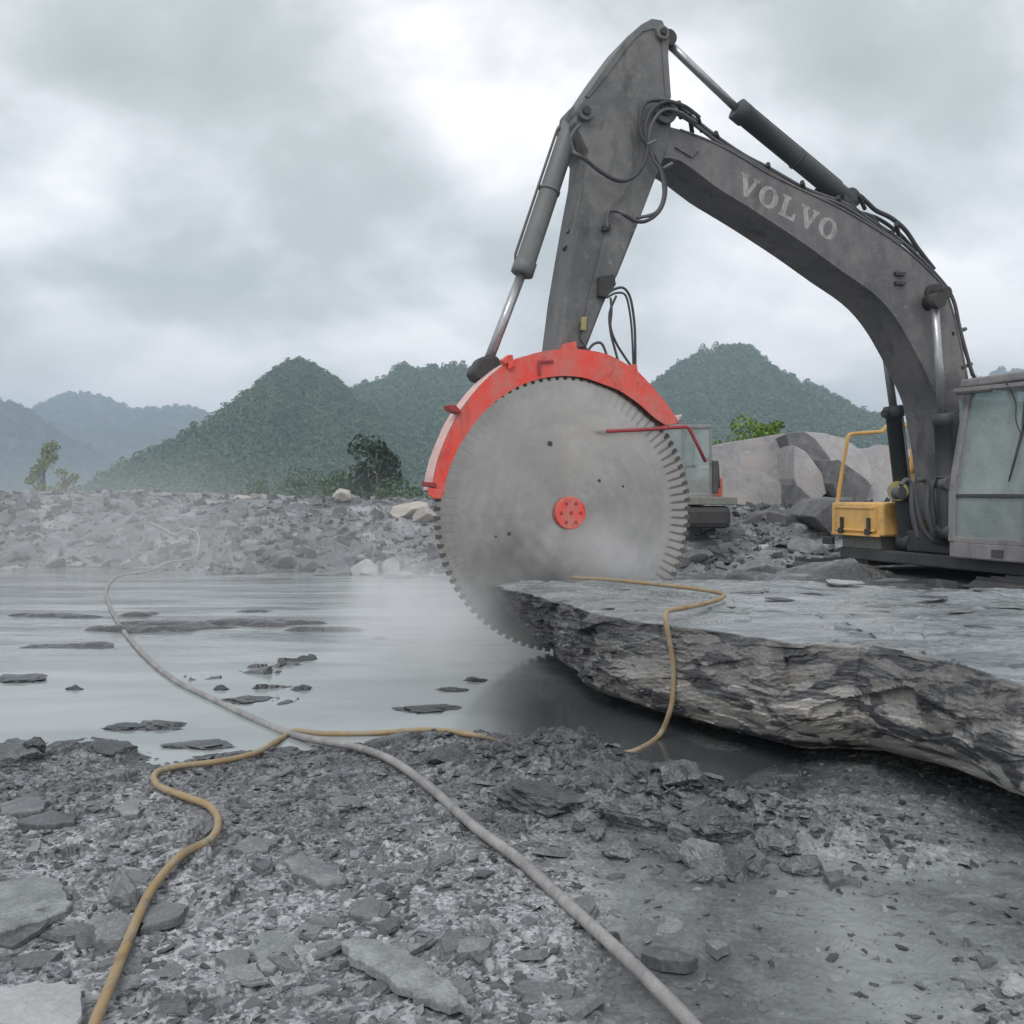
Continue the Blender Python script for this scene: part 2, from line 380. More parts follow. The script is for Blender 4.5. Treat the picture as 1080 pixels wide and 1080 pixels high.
def m_blade():
    t = NT('saw_blade_steel')
    uv = t.N('ShaderNodeAttribute', attribute_name='disc'); sep = t.N('ShaderNodeSeparateXYZ'); t.l.new(uv.outputs['Vector'], sep.inputs[0])
    x, z = sep.outputs[0], sep.outputs[1]
    r = t.math('SQRT', t.math('ADD', t.math('MULTIPLY', x, x), t.math('MULTIPLY', z, z)))
    ang = t.math('ARCTAN2', z, x)
    saw = t.math('SINE', t.math('MULTIPLY', ang, 96.0))
    rim = t.ramp(r, [(.835, 0.0), (.865, 1.0)])
    slot = t.math('MULTIPLY', t.ramp(saw, [(.35, 0.0), (.75, 1.0)]), rim)
    lump = t.noise(1.6, 5, .6, vec=uv.outputs['Vector']); fine = t.noise(16, 5, .6, vec=uv.outputs['Vector'])
    # concentric wear marks: noise over radius only, with a slow change round the disc
    cmb = t.N('ShaderNodeCombineXYZ'); t.l.new(r, cmb.inputs[0]); t.l.new(t.math('MULTIPLY', ang, .12), cmb.inputs[1])
    ringn = t.noise(14, 4, .6, vec=cmb.outputs[0])
    c = t.ramp(t.math('ADD', t.math('MULTIPLY', lump, .65), t.math('MULTIPLY', ringn, .35)), [(.3, (.24, .243, .24)), (.7, (.44, .443, .435))])
    c = t.mix(.2, c, t.ramp(fine, [(.35, .6), (.65, 1.2)]), 'MULTIPLY')
    # rusty slurry stain on the outer ring, a darker patch low on the left
    sx = t.math('MULTIPLY', t.ramp(x, [(.30, 0.05), (.85, 1.0)]), t.math('MULTIPLY', slot, .75))
    c = t.mix(sx, c, (.10, .085, .068))
    dx_ = t.math('ADD', x, .42); dz_ = t.math('ADD', z, .62)
    dd = t.math('ADD', t.math('MULTIPLY', dx_, dx_), t.math('MULTIPLY', t.math('MULTIPLY', dz_, dz_), .7))
    dd = t.math('ADD', dd, t.math('MULTIPLY', t.math('SUBTRACT', lump, .5), .25))
    wet = t.ramp(dd, [(.0, .6), (.20, 0.0)])
    c = t.mix(wet, c, (.045, .046, .048))
    t.bsdf(c, t.ramp(t.math('ADD', t.math('MULTIPLY', ringn, .6), t.math('MULTIPLY', fine, .4)), [(.3, .24), (.7, .44)]), .82, normal=t.bump(t.math('SUBTRACT', ringn, t.math('MULTIPLY', slot, .6)), .10, .01))
    # brushed in circles round the hub
    cx_ = math.cos(math.radians(20)); sx_ = math.sin(math.radians(20)); tg = t.N('ShaderNodeCombineXYZ')
    t.l.new(t.math('MULTIPLY', z, -cx_), tg.inputs[0]); t.l.new(t.math('MULTIPLY', z, -sx_), tg.inputs[1]); t.l.new(x, tg.inputs[2])
    nv = t.N('ShaderNodeVectorMath', operation='NORMALIZE'); t.l.new(tg.outputs[0], nv.inputs[0]); t.l.new(nv.outputs[0], t.b.inputs['Tangent']); t.b.inputs['Anisotropic'].default_value = .75
    return t.m
M['blade'] = m_blade()
M['tooth'] = m_metal('grimy_tooth_steel', (.12, .11, .10), (.07, .065, .06), .6, .2, .6, 6)

def m_ground():
    t = NT('shale_ground'); tone = t.attr('tone'); wet = t.attr('wet'); mud = t.attr('mud')
    f1 = t.noise(55, 5, .65); f2 = t.noise(6, 5, .6); f3 = t.noise(.9, 4, .55); v = t.voro(75, out='Color')
    vs = t.N('ShaderNodeSeparateColor'); t.l.new(v, vs.inputs[0]); v1 = vs.outputs[0]
    s = t.math('ADD', t.math('MULTIPLY', tone, .36), t.math('ADD', t.math('MULTIPLY', v1, .20), t.math('ADD', t.math('MULTIPLY', f1, .22), t.math('MULTIPLY', f2, .22))))
    s = t.math('ADD', s, t.math('MULTIPLY', t.math('SUBTRACT', f3, .5), .42))
    c = t.ramp(s, [(.26, (.022, .025, .029)), (.44, (.082, .089, .097)), (.58, (.18, .188, .20)), (.76, (.46, .475, .50))])
    sm = t.math('ADD', t.math('MULTIPLY', f2, .4), t.math('ADD', t.math('MULTIPLY', f1, .3), t.math('MULTIPLY', f3, .5)))
    cm = t.ramp(sm, [(.40, (.050, .054, .056)), (.54, (.115, .127, .126)), (.72, (.28, .305, .30))])
    # pale slurry trail dried on the mud
    sep = t.N('ShaderNodeSeparateXYZ'); t.l.new(t.geo.outputs['Position'], sep.inputs[0])
    tx = t.math('ABSOLUTE', t.math('SUBTRACT', t.math('ADD', sep.outputs[0], t.math('MULTIPLY', sep.outputs[1], -.13)), .76))
    tx = t.math('ADD', tx, t.math('MULTIPLY', t.math('SUBTRACT', f2, .5), .55))
    trail = t.math('MULTIPLY', t.ramp(tx, [(.0, .8), (.30, 0.0)]), t.ramp(sep.outputs[1], [(3.2, 1.0), (3.9, 0.0)]) if False else t.N('ShaderNodeMapRange').outputs[0])
    mr = t.n[-1] if False else [n for n in t.n if n.type == 'MAP_RANGE'][-1]
    t.l.new(sep.outputs[1], mr.inputs[0]); mr.inputs[1].default_value = 3.0; mr.inputs[2].default_value = 4.0; mr.inputs[3].default_value = 1; mr.inputs[4].default_value = 0
    cm = t.mix(trail, cm, (.36, .385, .40))
    c = t.mix(mud, c, cm)
    c = t.mix(t.ramp(wet, [(.4, .12), (1.0, .72)]), c, (.028, .031, .035))  # darkens wet ground and the painted shade under the slab
    rgh = t.math('SUBTRACT', .66, t.math('MULTIPLY', wet, t.ramp(f2, [(.35, .15), (.65, .5)])))
    t.bsdf(c, rgh, spec=.45, normal=t.bump(t.math('ADD', t.math('MULTIPLY', f1, .6), t.math('MULTIPLY', v1, .5)), .5, .008)); return t.m
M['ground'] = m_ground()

def m_stone(name, dark, mid, light, scale=1.0, rough=.7, bump=.5, warm=None, strata=False, sheen=0.5):
    t = NT(name); st = (1, 1, 5) if strata else None
    f1 = t.noise(30*scale, 6, .65, stretch=st); f2 = t.noise(3.5*scale, 5, .6, stretch=(1, 1, 2) if strata else None, dist=.6); f3 = t.noise(110*scale, 3, .6)
    oi = t.N('ShaderNodeObjectInfo').outputs['Random']
    s = t.math('ADD', t.math('MULTIPLY', f1, .35), t.math('ADD', t.math('MULTIPLY', f2, .4), t.math('MULTIPLY', f3, .2)))
    s = t.math('ADD', s, t.math('MULTIPLY', t.math('SUBTRACT', oi, .5), .12))
    c = t.ramp(s, [(.34, dark), (.47, mid), (.62, light)])
    if warm:
        w = t.ramp(t.noise(2.2*scale, 4, .6, dist=1.0), [(.5, 0.0), (.62, 1.0)]); c = t.mix(t.math('MULTIPLY', w, .75), c, warm)
    t.bsdf(c, rough, spec=sheen, normal=t.bump(t.math('ADD', f1, t.math('MULTIPLY', f3, .4)), bump, .012/scale)); return t.m
M['slate'] = m_stone('slate_shard', (.05, .056, .062), (.115, .125, .132), (.25, .265, .275), 2.2, .5, .35)
M['slate_green'] = m_stone('grey_green_slate', (.085, .093, .096), (.155, .168, .17), (.31, .33, .335), 2.8, .5, .5)
M['slate_pale'] = m_stone('pale_slate', (.24, .25, .262), (.32, .335, .345), (.42, .435, .45), 1.5, .7, .25)
M['slate_dark'] = m_stone('dark_wet_slate', (.022, .024, .028), (.045, .05, .056), (.13, .14, .15), 2, .4, .6)
M['mudrock'] = m_stone('muddy_rock', (.028, .031, .035), (.088, .094, .10), (.27, .28, .29), 2.4, .5, 1.0)
M['farstone'] = m_stone('quarried_stone', (.17, .17, .176), (.25, .25, .256), (.34, .34, .345), .5, .8, .6, warm=(.28, .25, .235))
M['farstone_dark'] = m_stone('dark_quarried_stone', (.05, .052, .058), (.105, .107, .113), (.19, .19, .195), .6, .8, .8)
M['cream'] = m_stone('cream_stone', (.26, .24, .215), (.36, .33, .295), (.46, .43, .39), 1, .8, .4)

def m_slab():
    t = NT('layered_slate_block')
    top = t.attr('top')
    f1 = t.noise(4.0, 7, .66, stretch=(.7, .7, 13), dist=.3); f2 = t.noise(1.25, 4, .55, stretch=(1, 1, 2.6), dist=1.2); f3 = t.noise(60, 4, .6)
    s = t.math('ADD', t.math('MULTIPLY', f1, .40), t.math('ADD', t.math('MULTIPLY', f2, .22), t.math('ADD', t.math('MULTIPLY', f3, .13), t.math('MULTIPLY', t.attr('cell'), .28))))
    c = t.ramp(s, [(.40, (.016, .018, .022)), (.50, (.052, .056, .064)), (.57, (.16, .165, .17)), (.66, (.38, .38, .38))])
    sep = t.N('ShaderNodeSeparateXYZ'); t.l.new(t.geo.outputs['Position'], sep.inputs[0])
    gx = t.N('ShaderNodeMapRange'); t.l.new(sep.outputs[0], gx.inputs[0]); gx.inputs[1].default_value = .3; gx.inputs[2].default_value = 1.2
    gz_ = t.N('ShaderNodeMapRange'); t.l.new(sep.outputs[2], gz_.inputs[0]); gz_.inputs[1].default_value = .58; gz_.inputs[2].default_value = .34
    pn = t.noise(1.7, 5, .6, stretch=(.7, .7, 2.4), dist=1.5)
    c = t.mix(t.ramp(pn, [(.50, 0.0), (.56, .8)]), c, t.mix(f3, (.02, .021, .025), (.07, .07, .075)))
    warm = t.math('MULTIPLY', t.ramp(t.noise(2.6, 4, .55, stretch=(.8, .8, 2.2), dist=1.6), [(.46, 0.0), (.51, 1.0)]), t.math('MULTIPLY', gx.outputs[0], t.math('ADD', .35, t.math('MULTIPLY', gz_.outputs[0], .65))))
    c = t.mix(t.math('MULTIPLY', warm, .95), c, t.ramp(t.math('ADD', t.math('MULTIPLY', f3, .3), t.math('MULTIPLY', f2, .7)), [(.35, (.24, .225, .20)), (.65, (.46, .455, .44))]))
    g1 = t.noise(2.0, 5, .6, stretch=(.6, 2.2, 1), dist=.5); g2 = t.noise(18, 5, .6, stretch=(.6, 2, 1))
    ts = t.math('ADD', t.math('MULTIPLY', g1, .6), t.math('MULTIPLY', g2, .4))
    ct = t.ramp(ts, [(.36, (.06, .07, .08)), (.44, (.16, .18, .19)), (.54, (.23, .25, .265)), (.68, (.36, .38, .41))])
    c = t.mix(top, c, ct)
    rg = t.mix(top, (.5, .5, .5), t.ramp(ts, [(.35, .14), (.65, .36)]))
    t.bsdf(c, rg, spec=.5, normal=t.bump(t.math('ADD', t.math('MULTIPLY', s, 1.0), t.math('MULTIPLY', f3, .3)), .38, .02)); return t.m
M['slab'] = m_slab()

def m_water():
    t = NT('muddy_water')
    pos = t.geo.outputs['Position']
    n1 = t.noise(3.2, 3, .5, vec=pos, stretch=(.35, 1.2, 1)); n2 = t.noise(.7, 4, .6, vec=pos, stretch=(.4, 1.2, 1), dist=.5); n3 = t.noise(14, 2, .5, vec=pos, stretch=(.4, 1.3, 1))
    sep = t.N('ShaderNodeSeparateXYZ'); t.l.new(pos, sep.inputs[0])
    ra = t.N('ShaderNodeMapRange'); t.l.new(sep.outputs[1], ra.inputs[0]); ra.inputs[1].default_value = 6.2; ra.inputs[2].default_value = 10
    h = t.math('MULTIPLY', t.math('ADD', n1, t.math('MULTIPLY', n3, .35)), t.math('ADD', .06, t.math('MULTIPLY', ra.outputs[0], 1.0)))
    c = t.ramp(n2, [(.35, (.22, .245, .25)), (.65, (.34, .37, .375))])
    # darker silt where the bottom shows through in the far shallows
    dk = t.math('MULTIPLY', t.ramp(t.noise(1.1, 5, .65, vec=pos, stretch=(.3, 1.6, 1)), [(.46, 0.0), (.58, .85)]), ra.outputs[0])
    c = t.mix(dk, c, (.10, .11, .115))
    c = t.mix(t.math('MULTIPLY', t.attr('tint'), .9), c, (.03, .033, .036))  # darker water on the right, near the slab
    t.bsdf(c, t.ramp(n2, [(.3, .06), (.7, .16)]), spec=.6, normal=t.bump(h, .5, .03), IOR=1.33); return t.m
M['water'] = m_water()

def m_leaf(name, a, b, sc=.12):
    t = NT(name); tn = t.attr('tone'); n = t.noise(sc, 4, .6, vec=t.geo.outputs['Position'])
    f = t.math('ADD', t.math('MULTIPLY', tn, .6), t.math('MULTIPLY', n, .4))
    c = t.ramp(f, [(.2, a), (.8, b)])
    t.bsdf(c, .75, spec=.2)
    return t.m
M['forest'] = m_leaf('forest_foliage', (.042, .088, .044), (.092, .158, .075), .03)
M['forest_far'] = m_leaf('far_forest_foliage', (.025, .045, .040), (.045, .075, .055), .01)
M['hill'] = m_leaf('hillside_soil', (.03, .045, .03), (.05, .07, .045), .05)
M['bush'] = m_leaf('bright_bush_leaves', (.07, .14, .025), (.20, .30, .06), .8)
M['young'] = m_leaf('young_tree_leaves', (.11, .15, .05), (.22, .27, .11), .5)
M['dark_tree'] = m_leaf('dark_tree_leaves', (.022, .04, .028), (.06, .085, .05), .5)
M['bark'] = m_stone('bark', (.05, .042, .035), (.09, .075, .06), (.14, .12, .1), 2, .9, .6)
M['hose_tan'] = m_metal('tan_rubber_hose', (.30, .20, .085), (.30, .27, .21), .5, amt=.85, scale=3)
M['hose_grey'] = m_metal('grey_muddy_hose', (.20, .195, .20), (.36, .35, .345), .6, amt=.7, scale=3)

# ------------------------------------------------------------------ ground sheet
def axis(vals): return np.array(sorted(set(np.round(vals, 5))))
ys = [-40, -20, -10, -5, -2, 0, .6, 1.0]; y = 1.3
while y < 30: ys.append(y); y += max(.0095, min(y*y/2000, .085))
while y < 3400: ys.append(y); y += (y-29.5)*.07+.12
ys.append(3500)
xs = list(np.arange(0, 3.0, .0125)); st = .0125; x = 3.0
while x < 14: xs.append(x); x += st; st *= 1.0125
while x < 3400: xs.append(x); x += st; st *= 1.09
xs.append(3500); xs = np.array(xs); X1 = np.concatenate([-xs[:0:-1], xs]); Y1 = np.array(ys)
def grid_mesh(X1, Y1, fn):
    XX, YY = np.meshgrid(X1, Y1); x = XX.ravel(); y = YY.ravel()
    r = fn(x, y); nx, ny = len(X1), len(Y1)
    i = np.arange(nx*ny).reshape(ny, nx)
    Fq = np.stack([i[:-1, :-1], i[:-1, 1:], i[1:, 1:], i[1:, :-1]], -1).reshape(-1, 4)
    return x, y, r, Fq
x, y, (z, tone, wet, mud, sdv), Fq = grid_mesh(X1, Y1, ground)
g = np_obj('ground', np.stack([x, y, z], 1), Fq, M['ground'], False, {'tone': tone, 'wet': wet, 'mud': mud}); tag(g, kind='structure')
del x, y, z, tone, wet, mud, sdv, Fq

# water sheet over the hollow of the pool
WZ = 0.0
wx = np.concatenate([np.arange(-60, -10, 2.0), np.arange(-10, 7.6, .1)]); wy = np.concatenate([np.arange(4.2, 8, .06), np.arange(8, 19, .25)])
def wfn(x, y):
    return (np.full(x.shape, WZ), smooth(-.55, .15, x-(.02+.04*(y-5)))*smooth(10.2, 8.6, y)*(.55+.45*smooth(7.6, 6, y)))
x, y, (z, tint), Fq = grid_mesh(wx, wy, wfn)
sdw = pool_sd(x, y); keep = (sdw[Fq] > -.75).any(1)
w = np_obj('water', np.stack([x, y, z], 1), Fq[keep], M['water'], True, {'tint': tint}); tag(w, kind='structure')

# ------------------------------------------------------------------ hills and forest
def crown_template(nleaf, leaf, seed, tall=1.0):
    r = np.random.default_rng(seed)
    d = r.normal(size=(nleaf, 3)); d /= np.linalg.norm(d, axis=1)[:, None]; d[:, 2] = np.abs(d[:, 2])*1.2-.25
    lob = 1+.25*np.sin(d[:, 0]*4+seed)*np.cos(d[:, 1]*5+seed)
    c = d*lob[:, None]*(.72+.36*r.random(nleaf))[:, None]*np.array([1, 1, tall])
    nrm = d+.38*r.normal(size=(nleaf, 3)); nrm /= np.linalg.norm(nrm, axis=1)[:, None]
    a = np.cross(nrm, r.normal(size=(nleaf, 3))); a /= np.linalg.norm(a, axis=1)[:, None]; b = np.cross(nrm, a)
    s = leaf*(.6+.8*r.random(nleaf))[:, None]; b = b*(.6+.5*r.random(nleaf))[:, None]
    V = np.stack([c-a*s, c-b*s, c+a*s, c+b*s], 1)          # (n,4,3)
    return V, .35+.65*r.random(nleaf)
def scatter_crowns(name, P, R, mat, templates, seed=1):
    r = np.random.default_rng(seed); Vs = []; Ts = []
    k = r.integers(0, len(templates), len(P)); rot = r.random(len(P))*6.283; tn = r.random(len(P))
    for j, (TV, TT) in enumerate(templates):
        m = np.where(k == j)[0]
        if not len(m): continue
        c, s = np.cos(rot[m]), np.sin(rot[m])
        Rm = np.zeros((len(m), 3, 3)); Rm[:, 0, 0] = c; Rm[:, 0, 1] = -s; Rm[:, 1, 0] = s; Rm[:, 1, 1] = c; Rm[:, 2, 2] = 1
        V = np.einsum('nij,klj->nkli', Rm, TV)*R[m][:, None, None, None]+P[m][:, None, None, :]
        Vs.append(V.reshape(-1, 3)); Ts.append(np.repeat((TT[None, :]*.45+tn[m][:, None]*.55).ravel(), 4))
    V = np.concatenate(Vs); T = np.concatenate(Ts); Fq = np.arange(len(V)).reshape(-1, 4)
    return np_obj(name, V, Fq, mat, False, {'tone': T})
BASE = -27.0
def hill(name, prof, D, wf, wb, mat_ground, mat_f, crown_r, step, tmpl, seed, spur=.85, label=None, power=1.0):
    """a wooded hill whose crest stands D metres away; prof is its skyline"""
    pp = np.array(prof, float); cxs = (pp[:, 0]-CX)/F*D; hs = (HY-pp[:, 1])/F*D+CH-crown_r*1.15
    def fn(x, y):
        H = np.interp(x, cxs, hs)
        H = H+.06*D*.12*fbm(x/(D*.03), x*0+seed, seed, 3)
        cy = D+.10*wf*fbm(x/(wf*.8), x*0+3, seed+4, 2)
        t = np.where(y < cy, (cy-y)/wf, (y-cy)/wb)
        f = np.clip(1-t, 0, 1); f = f**power
        sp = 1-np.abs(fbm(x/(wf*.26)+.3*y/wf, y/(wf*.75), seed+9, 4))*1.6
        zz = BASE+(H-BASE)*(f+spur*(sp-.75)*f*(1-f))
        return (zz, .5+.5*fbm(x/30, y/30, seed+3, 3))
    x0, x1 = cxs[0], cxs[-1]; dx = max((x1-x0)/150, 2.0)
    x, y, (z, tn), Fq = grid_mesh(np.arange(x0, x1+dx, dx), np.linspace(D-wf, D+wb, 90), fn)
    o = np_obj(name, np.stack([x, y, z], 1), Fq, mat_ground, True, {'tone': tn}); tag(o, kind='structure')
    r = np.random.default_rng(seed)
    area = (x1-x0)*(wf+wb*.25); n = int(area/(step*step))
    X = r.uniform(x0, x1, n); Y = r.uniform(D-wf, D+wb*.25, n); Z, _ = fn(X, Y)
    k = (Z > BASE+2); X, Y, Z = X[k], Y[k], Z[k]
    # drop what the frame can never show
    px = CX+F*X/Y; py = HY+(CH-Z)*F/Y; k = (px > -120) & (px < 1200) & (py < 590); X, Y, Z = X[k], Y[k], Z[k]
    R = crown_r*(.55+.8*r.random(len(X))**1.5)
    f = scatter_crowns('forest', np.stack([X, Y, Z+R*.3], 1), R, mat_f, tmpl, seed)
    tag(f, label, 'forest', kind='stuff')
T_near = [crown_template(120, .19, s, t) for s, t in ((1, 1.0), (2, 1.15), (3, .9), (4, 1.5))]
T_far = [crown_template(44, .30, s, t) for s, t in ((5, 1.0), (6, 1.2), (7, .9))]
hill('hills', [(40, 600), (100, 531), (130, 508), (160, 487), (200, 455), (230, 436), (262, 413), (285, 392), (300, 382), (315, 377), (330, 380), (348, 392), (365, 408), (400, 440), (450, 480), (520, 530), (580, 600)], 450, 210, 160, M['hill'], M['forest'], 2.7, 2.6, T_near, 21,
     label='dark green wooded hillside with a rocky peak, left of the saw blade')
hill('hills', [(250, 480), (300, 440), (345, 412), (375, 402), (400, 398), (430, 385), (470, 383), (505, 386), (560, 400), (620, 425), (680, 470), (720, 520)], 640, 270, 180, M['hill'], M['forest'], 3.5, 3.9, T_near, 37,
     label='paler wooded ridge rising behind the left edge of the red guard')
hill('hills', [(560, 520), (620, 452), (660, 424), (690, 401), (715, 382), (745, 365), (775, 356), (800, 363), (830, 381), (850, 396), (880, 405), (905, 420), (925, 428), (960, 448), (1010, 470), (1100, 505), (1160, 540)], 620, 300, 200, M['hill'], M['forest'], 3.3, 3.7, T_near, 55, spur=.42,
     label='rounded wooded hill behind the boom, right of the saw blade')
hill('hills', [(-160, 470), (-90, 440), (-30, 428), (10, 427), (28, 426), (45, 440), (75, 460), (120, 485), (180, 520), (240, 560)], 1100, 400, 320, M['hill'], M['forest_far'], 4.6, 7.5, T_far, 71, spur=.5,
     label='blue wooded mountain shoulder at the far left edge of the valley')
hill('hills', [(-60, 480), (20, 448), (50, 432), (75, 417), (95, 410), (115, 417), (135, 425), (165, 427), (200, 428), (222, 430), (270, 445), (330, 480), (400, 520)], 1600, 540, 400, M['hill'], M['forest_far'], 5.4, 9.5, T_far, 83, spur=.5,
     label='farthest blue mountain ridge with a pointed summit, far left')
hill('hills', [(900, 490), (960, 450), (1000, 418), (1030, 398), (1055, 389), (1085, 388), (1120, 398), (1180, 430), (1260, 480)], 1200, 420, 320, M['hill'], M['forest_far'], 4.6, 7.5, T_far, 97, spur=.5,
     label='distant blue mountain top above the excavator cab')

# haze in the valley air
def m_haze(dens):
    t = NT('valley_haze'); t.n.remove(t.geo); v = t.N('ShaderNodeVolumePrincipled'); v.inputs['Color'].default_value = (.70, .84, .97, 1); v.inputs['Density'].default_value = dens
    v.inputs['Anisotropy'].default_value = .2
    t.l.new(v.outputs[0], t.out.inputs['Volume']); return t.m
hb = MB(); hb.hexa([(-3600, -60, -29), (3600, -60, -29), (3600, 3600, -29), (-3600, 3600, -29), (-3600, -60, 215), (3600, -60, 215), (3600, 3600, 215), (-3600, 3600, 215)])
tag(hb.build('haze', m_haze(.00068)), 'pale blue haze filling the valley air', 'haze', kind='stuff')

# ------------------------------------------------------------------ machine frame: u runs back along the machine, w towards its cab side
E = Vector((math.cos(math.radians(20)), math.sin(math.radians(20)), 0)); NN = Vector((E.y, -E.x, 0))
P0 = Vector((.54, 8.4, 0)); ZC = CH-(541-HY)*8.4/F
def MF(u, w, z): return P0+E*u+NN*w+Vector((0, 0, z))
def pu(px, py, w):
    k = (px-CX)/F; b = P0+NN*w
    u = (k*b.y-b.x)/(E.x-k*E.y); Y = b.y+E.y*u
    return u, CH-(py-HY)*Y/F
def PW(px, py, w): u, z = pu(px, py, w); return MF(u, w, z)
def plate(mb, pts, w1, w2, wp=None):
    """a plate whose outline is given on the plane wp (near face) and which reaches from w1 to w2"""
    q = [pu(px, py, w1 if wp is None else wp) for px, py in pts]
    mb.prism([MF(u, w1, z) for u, z in q], [MF(u, w2, z) for u, z in q]); return mb
def mbox(mb, u0, u1, w0, w1, z0, z1):
    return mb.hexa([MF(u0, w1, z0), MF(u1, w1, z0), MF(u1, w0, z0), MF(u0, w0, z0), MF(u0, w1, z1), MF(u1, w1, z1), MF(u1, w0, z1), MF(u0, w0, z1)])
EX = empty('excavator', MF(5.4, -.35, -.25))
tag(EX, 'big dusty grey excavator with yellow side box, its arm carrying the stone saw disc', 'excavator')

# boom: near face at w=-.10, far face at w=-.60
BN, BF = -.10, -.61
top = [(694, 131), (717, 136), (754, 150), (782, 165), (810, 182), (847, 200), (887, 219), (921, 239), (947, 256), (973, 278), (995, 302), (1006, 332), (1015, 372), (1021, 406), (1024, 450), (1026, 500), (1026, 530)]
bot = [(690, 168), (717, 171), (754, 198), (778, 213), (802, 228), (847, 258), (887, 287), (921, 311), (943, 335), (961, 365), (976, 395), (987, 421), (993, 450), (998, 480), (1001, 510), (1003, 535), (1008, 550)]
def tsp(P): return [(p.x, p.y) for p in spline([Vector((a, b, 0)) for a, b in P], 3)]
b = MB(); tt, bb = tsp(top), tsp(bot)
q = [pu(a, c, BN) for a, c in tt]; r_ = [pu(a, c, BN) for a, c in bb]; n = len(q)
vs = []
for (u, z), (u2, z2) in zip(q, r_): vs += [MF(u, BN, z), MF(u2, BN, z2), MF(u2, BF, z2), MF(u, BF, z)]
fs = [(3, 2, 1, 0), tuple(4*(n-1)+k for k in range(4))]
for i in range(n-1):
    a = 4*i; c = 4*(i+1)
    fs += [(a, a+1, c+1, c), (a+1, a+2, c+2, c+1), (a+2, a+3, c+3, c+2), (a+3, a, c, c+3)]
b.add(vs, fs); boom = b.build('boom', M['boom'], EX, .014)
# weld flanges along the boom's lower edge, pin bosses
fl = MB(); pts = [MF(u, BN+.004, z) for u, z in [pu(a, c-1.5, BN) for a, c in bb]]; fl.tube(pts, .011, 6); fl.build('weld_seam', M['boom'], boom)
fl = MB(); pts = [MF(u, BN+.004, z) for u, z in [pu(a, c+1, BN) for a, c in tt[3:40]]]; fl.tube(pts, .011, 6); fl.build('weld_seam', M['boom'], boom)
def disc(mb, c, r, w0, w1, seg=24):
    u, z = c; mb.prism([MF(u+r*math.cos(2*math.pi*k/seg), w1, z+r*math.sin(2*math.pi*k/seg)) for k in range(seg)], [MF(u+r*math.cos(2*math.pi*k/seg), w0, z+r*math.sin(2*math.pi*k/seg)) for k in range(seg)]); return mb
pin = disc(MB(), pu(984, 312, BN), .13, BF-.05, BN+.05); pin.build('pivot_boss', M['black'], boom, .01)
pin = disc(MB(), pu(984, 312, BN), .07, BF-.2, BN+.21); pin.build('pivot_pin', M['black'], boom, .01)
for y_ in (286, 296): br = MB(); plate(br, [(945, y_), (956, y_+1), (955, y_+5), (945, y_+4)], BN+.035, BN-.01); br.build('bracket', M['black'], boom, .004)
br = MB(); plate(br, [(712, 155), (722, 150), (738, 158), (730, 166)], BN+.02, BN-.01); br.build('bracket', M['arm'], boom, .004)
# writing on the boom's side, slab-serif capitals
def letters():
    A = Vector((*pu(789, 197, BN), 0)); B = Vector((*pu(873, 241, BN), 0)); t = (B-A).normalized(); up = Vector((-t.y, t.x, 0))
    if up.y < 0: up = -up
    stp = (B-A).length/4; hgt = .235; wd = stp*.9
    glyph = {'V': [[(-.5, .5), (-.08, .5), (-.08, .38), (-.17, .38), (.06, -.12), (.22, .38), (.13, .38), (.13, .5), (.5, .5), (.5, .38), (.41, .38), (.08, -.5), (-.08, -.5), (-.43, .38), (-.5, .38)]],
             'L': [[(-.45, .5), (.02, .5), (.02, .38), (-.09, .38), (-.09, -.36), (.25, -.36), (.33, -.12), (.44, -.12), (.44, -.5), (-.45, -.5), (-.45, -.38), (-.34, -.38), (-.34, .38), (-.45, .38)]]}
    for i, ch in enumerate('VOLVO'):
        mb = MB(); c = A+(B-A)*(i/4)
        def P(a, b_, w): q = c+t*(a*wd)+up*(b_*hgt); return MF(q.x, w, q.y)
        if ch == 'O':
            n = 28; vs = []; fs = []
            for k in range(n):
                an = 2*math.pi*k/n; ca, sa = math.cos(an), math.sin(an)
                vs += [P(.5*ca, .5*sa, BN+.0025), P(.23*ca, .37*sa, BN+.0025), P(.5*ca, .5*sa, BN-.004), P(.23*ca, .37*sa, BN-.004)]
            for k in range(n):
                a = 4*k; d = 4*((k+1) % n); fs += [(a, d, d+1, a+1), (a, a+2, d+2, d), (a+1, d+1, d+3, a+3)]
            mb.add(vs, fs)
        else:
            for g_ in glyph[ch]: mb.prism([P(a, b_, BN+.0025) for a, b_ in g_][::-1], [P(a, b_, BN-.004) for a, b_ in g_][::-1])
        mb.build('letter', M['letter'], boom)
letters()

def mtube(pts_px, w, r, name, mat, parent, seg=12, n=8, rr=None, sm=True):
    P = [PW(p[0], p[1], p[2] if len(p) > 2 else w) for p in pts_px]
    if sm and len(P) > 2: P = spline(P, n)
    return MB().tube(P, r, seg).build(name, mat, parent)
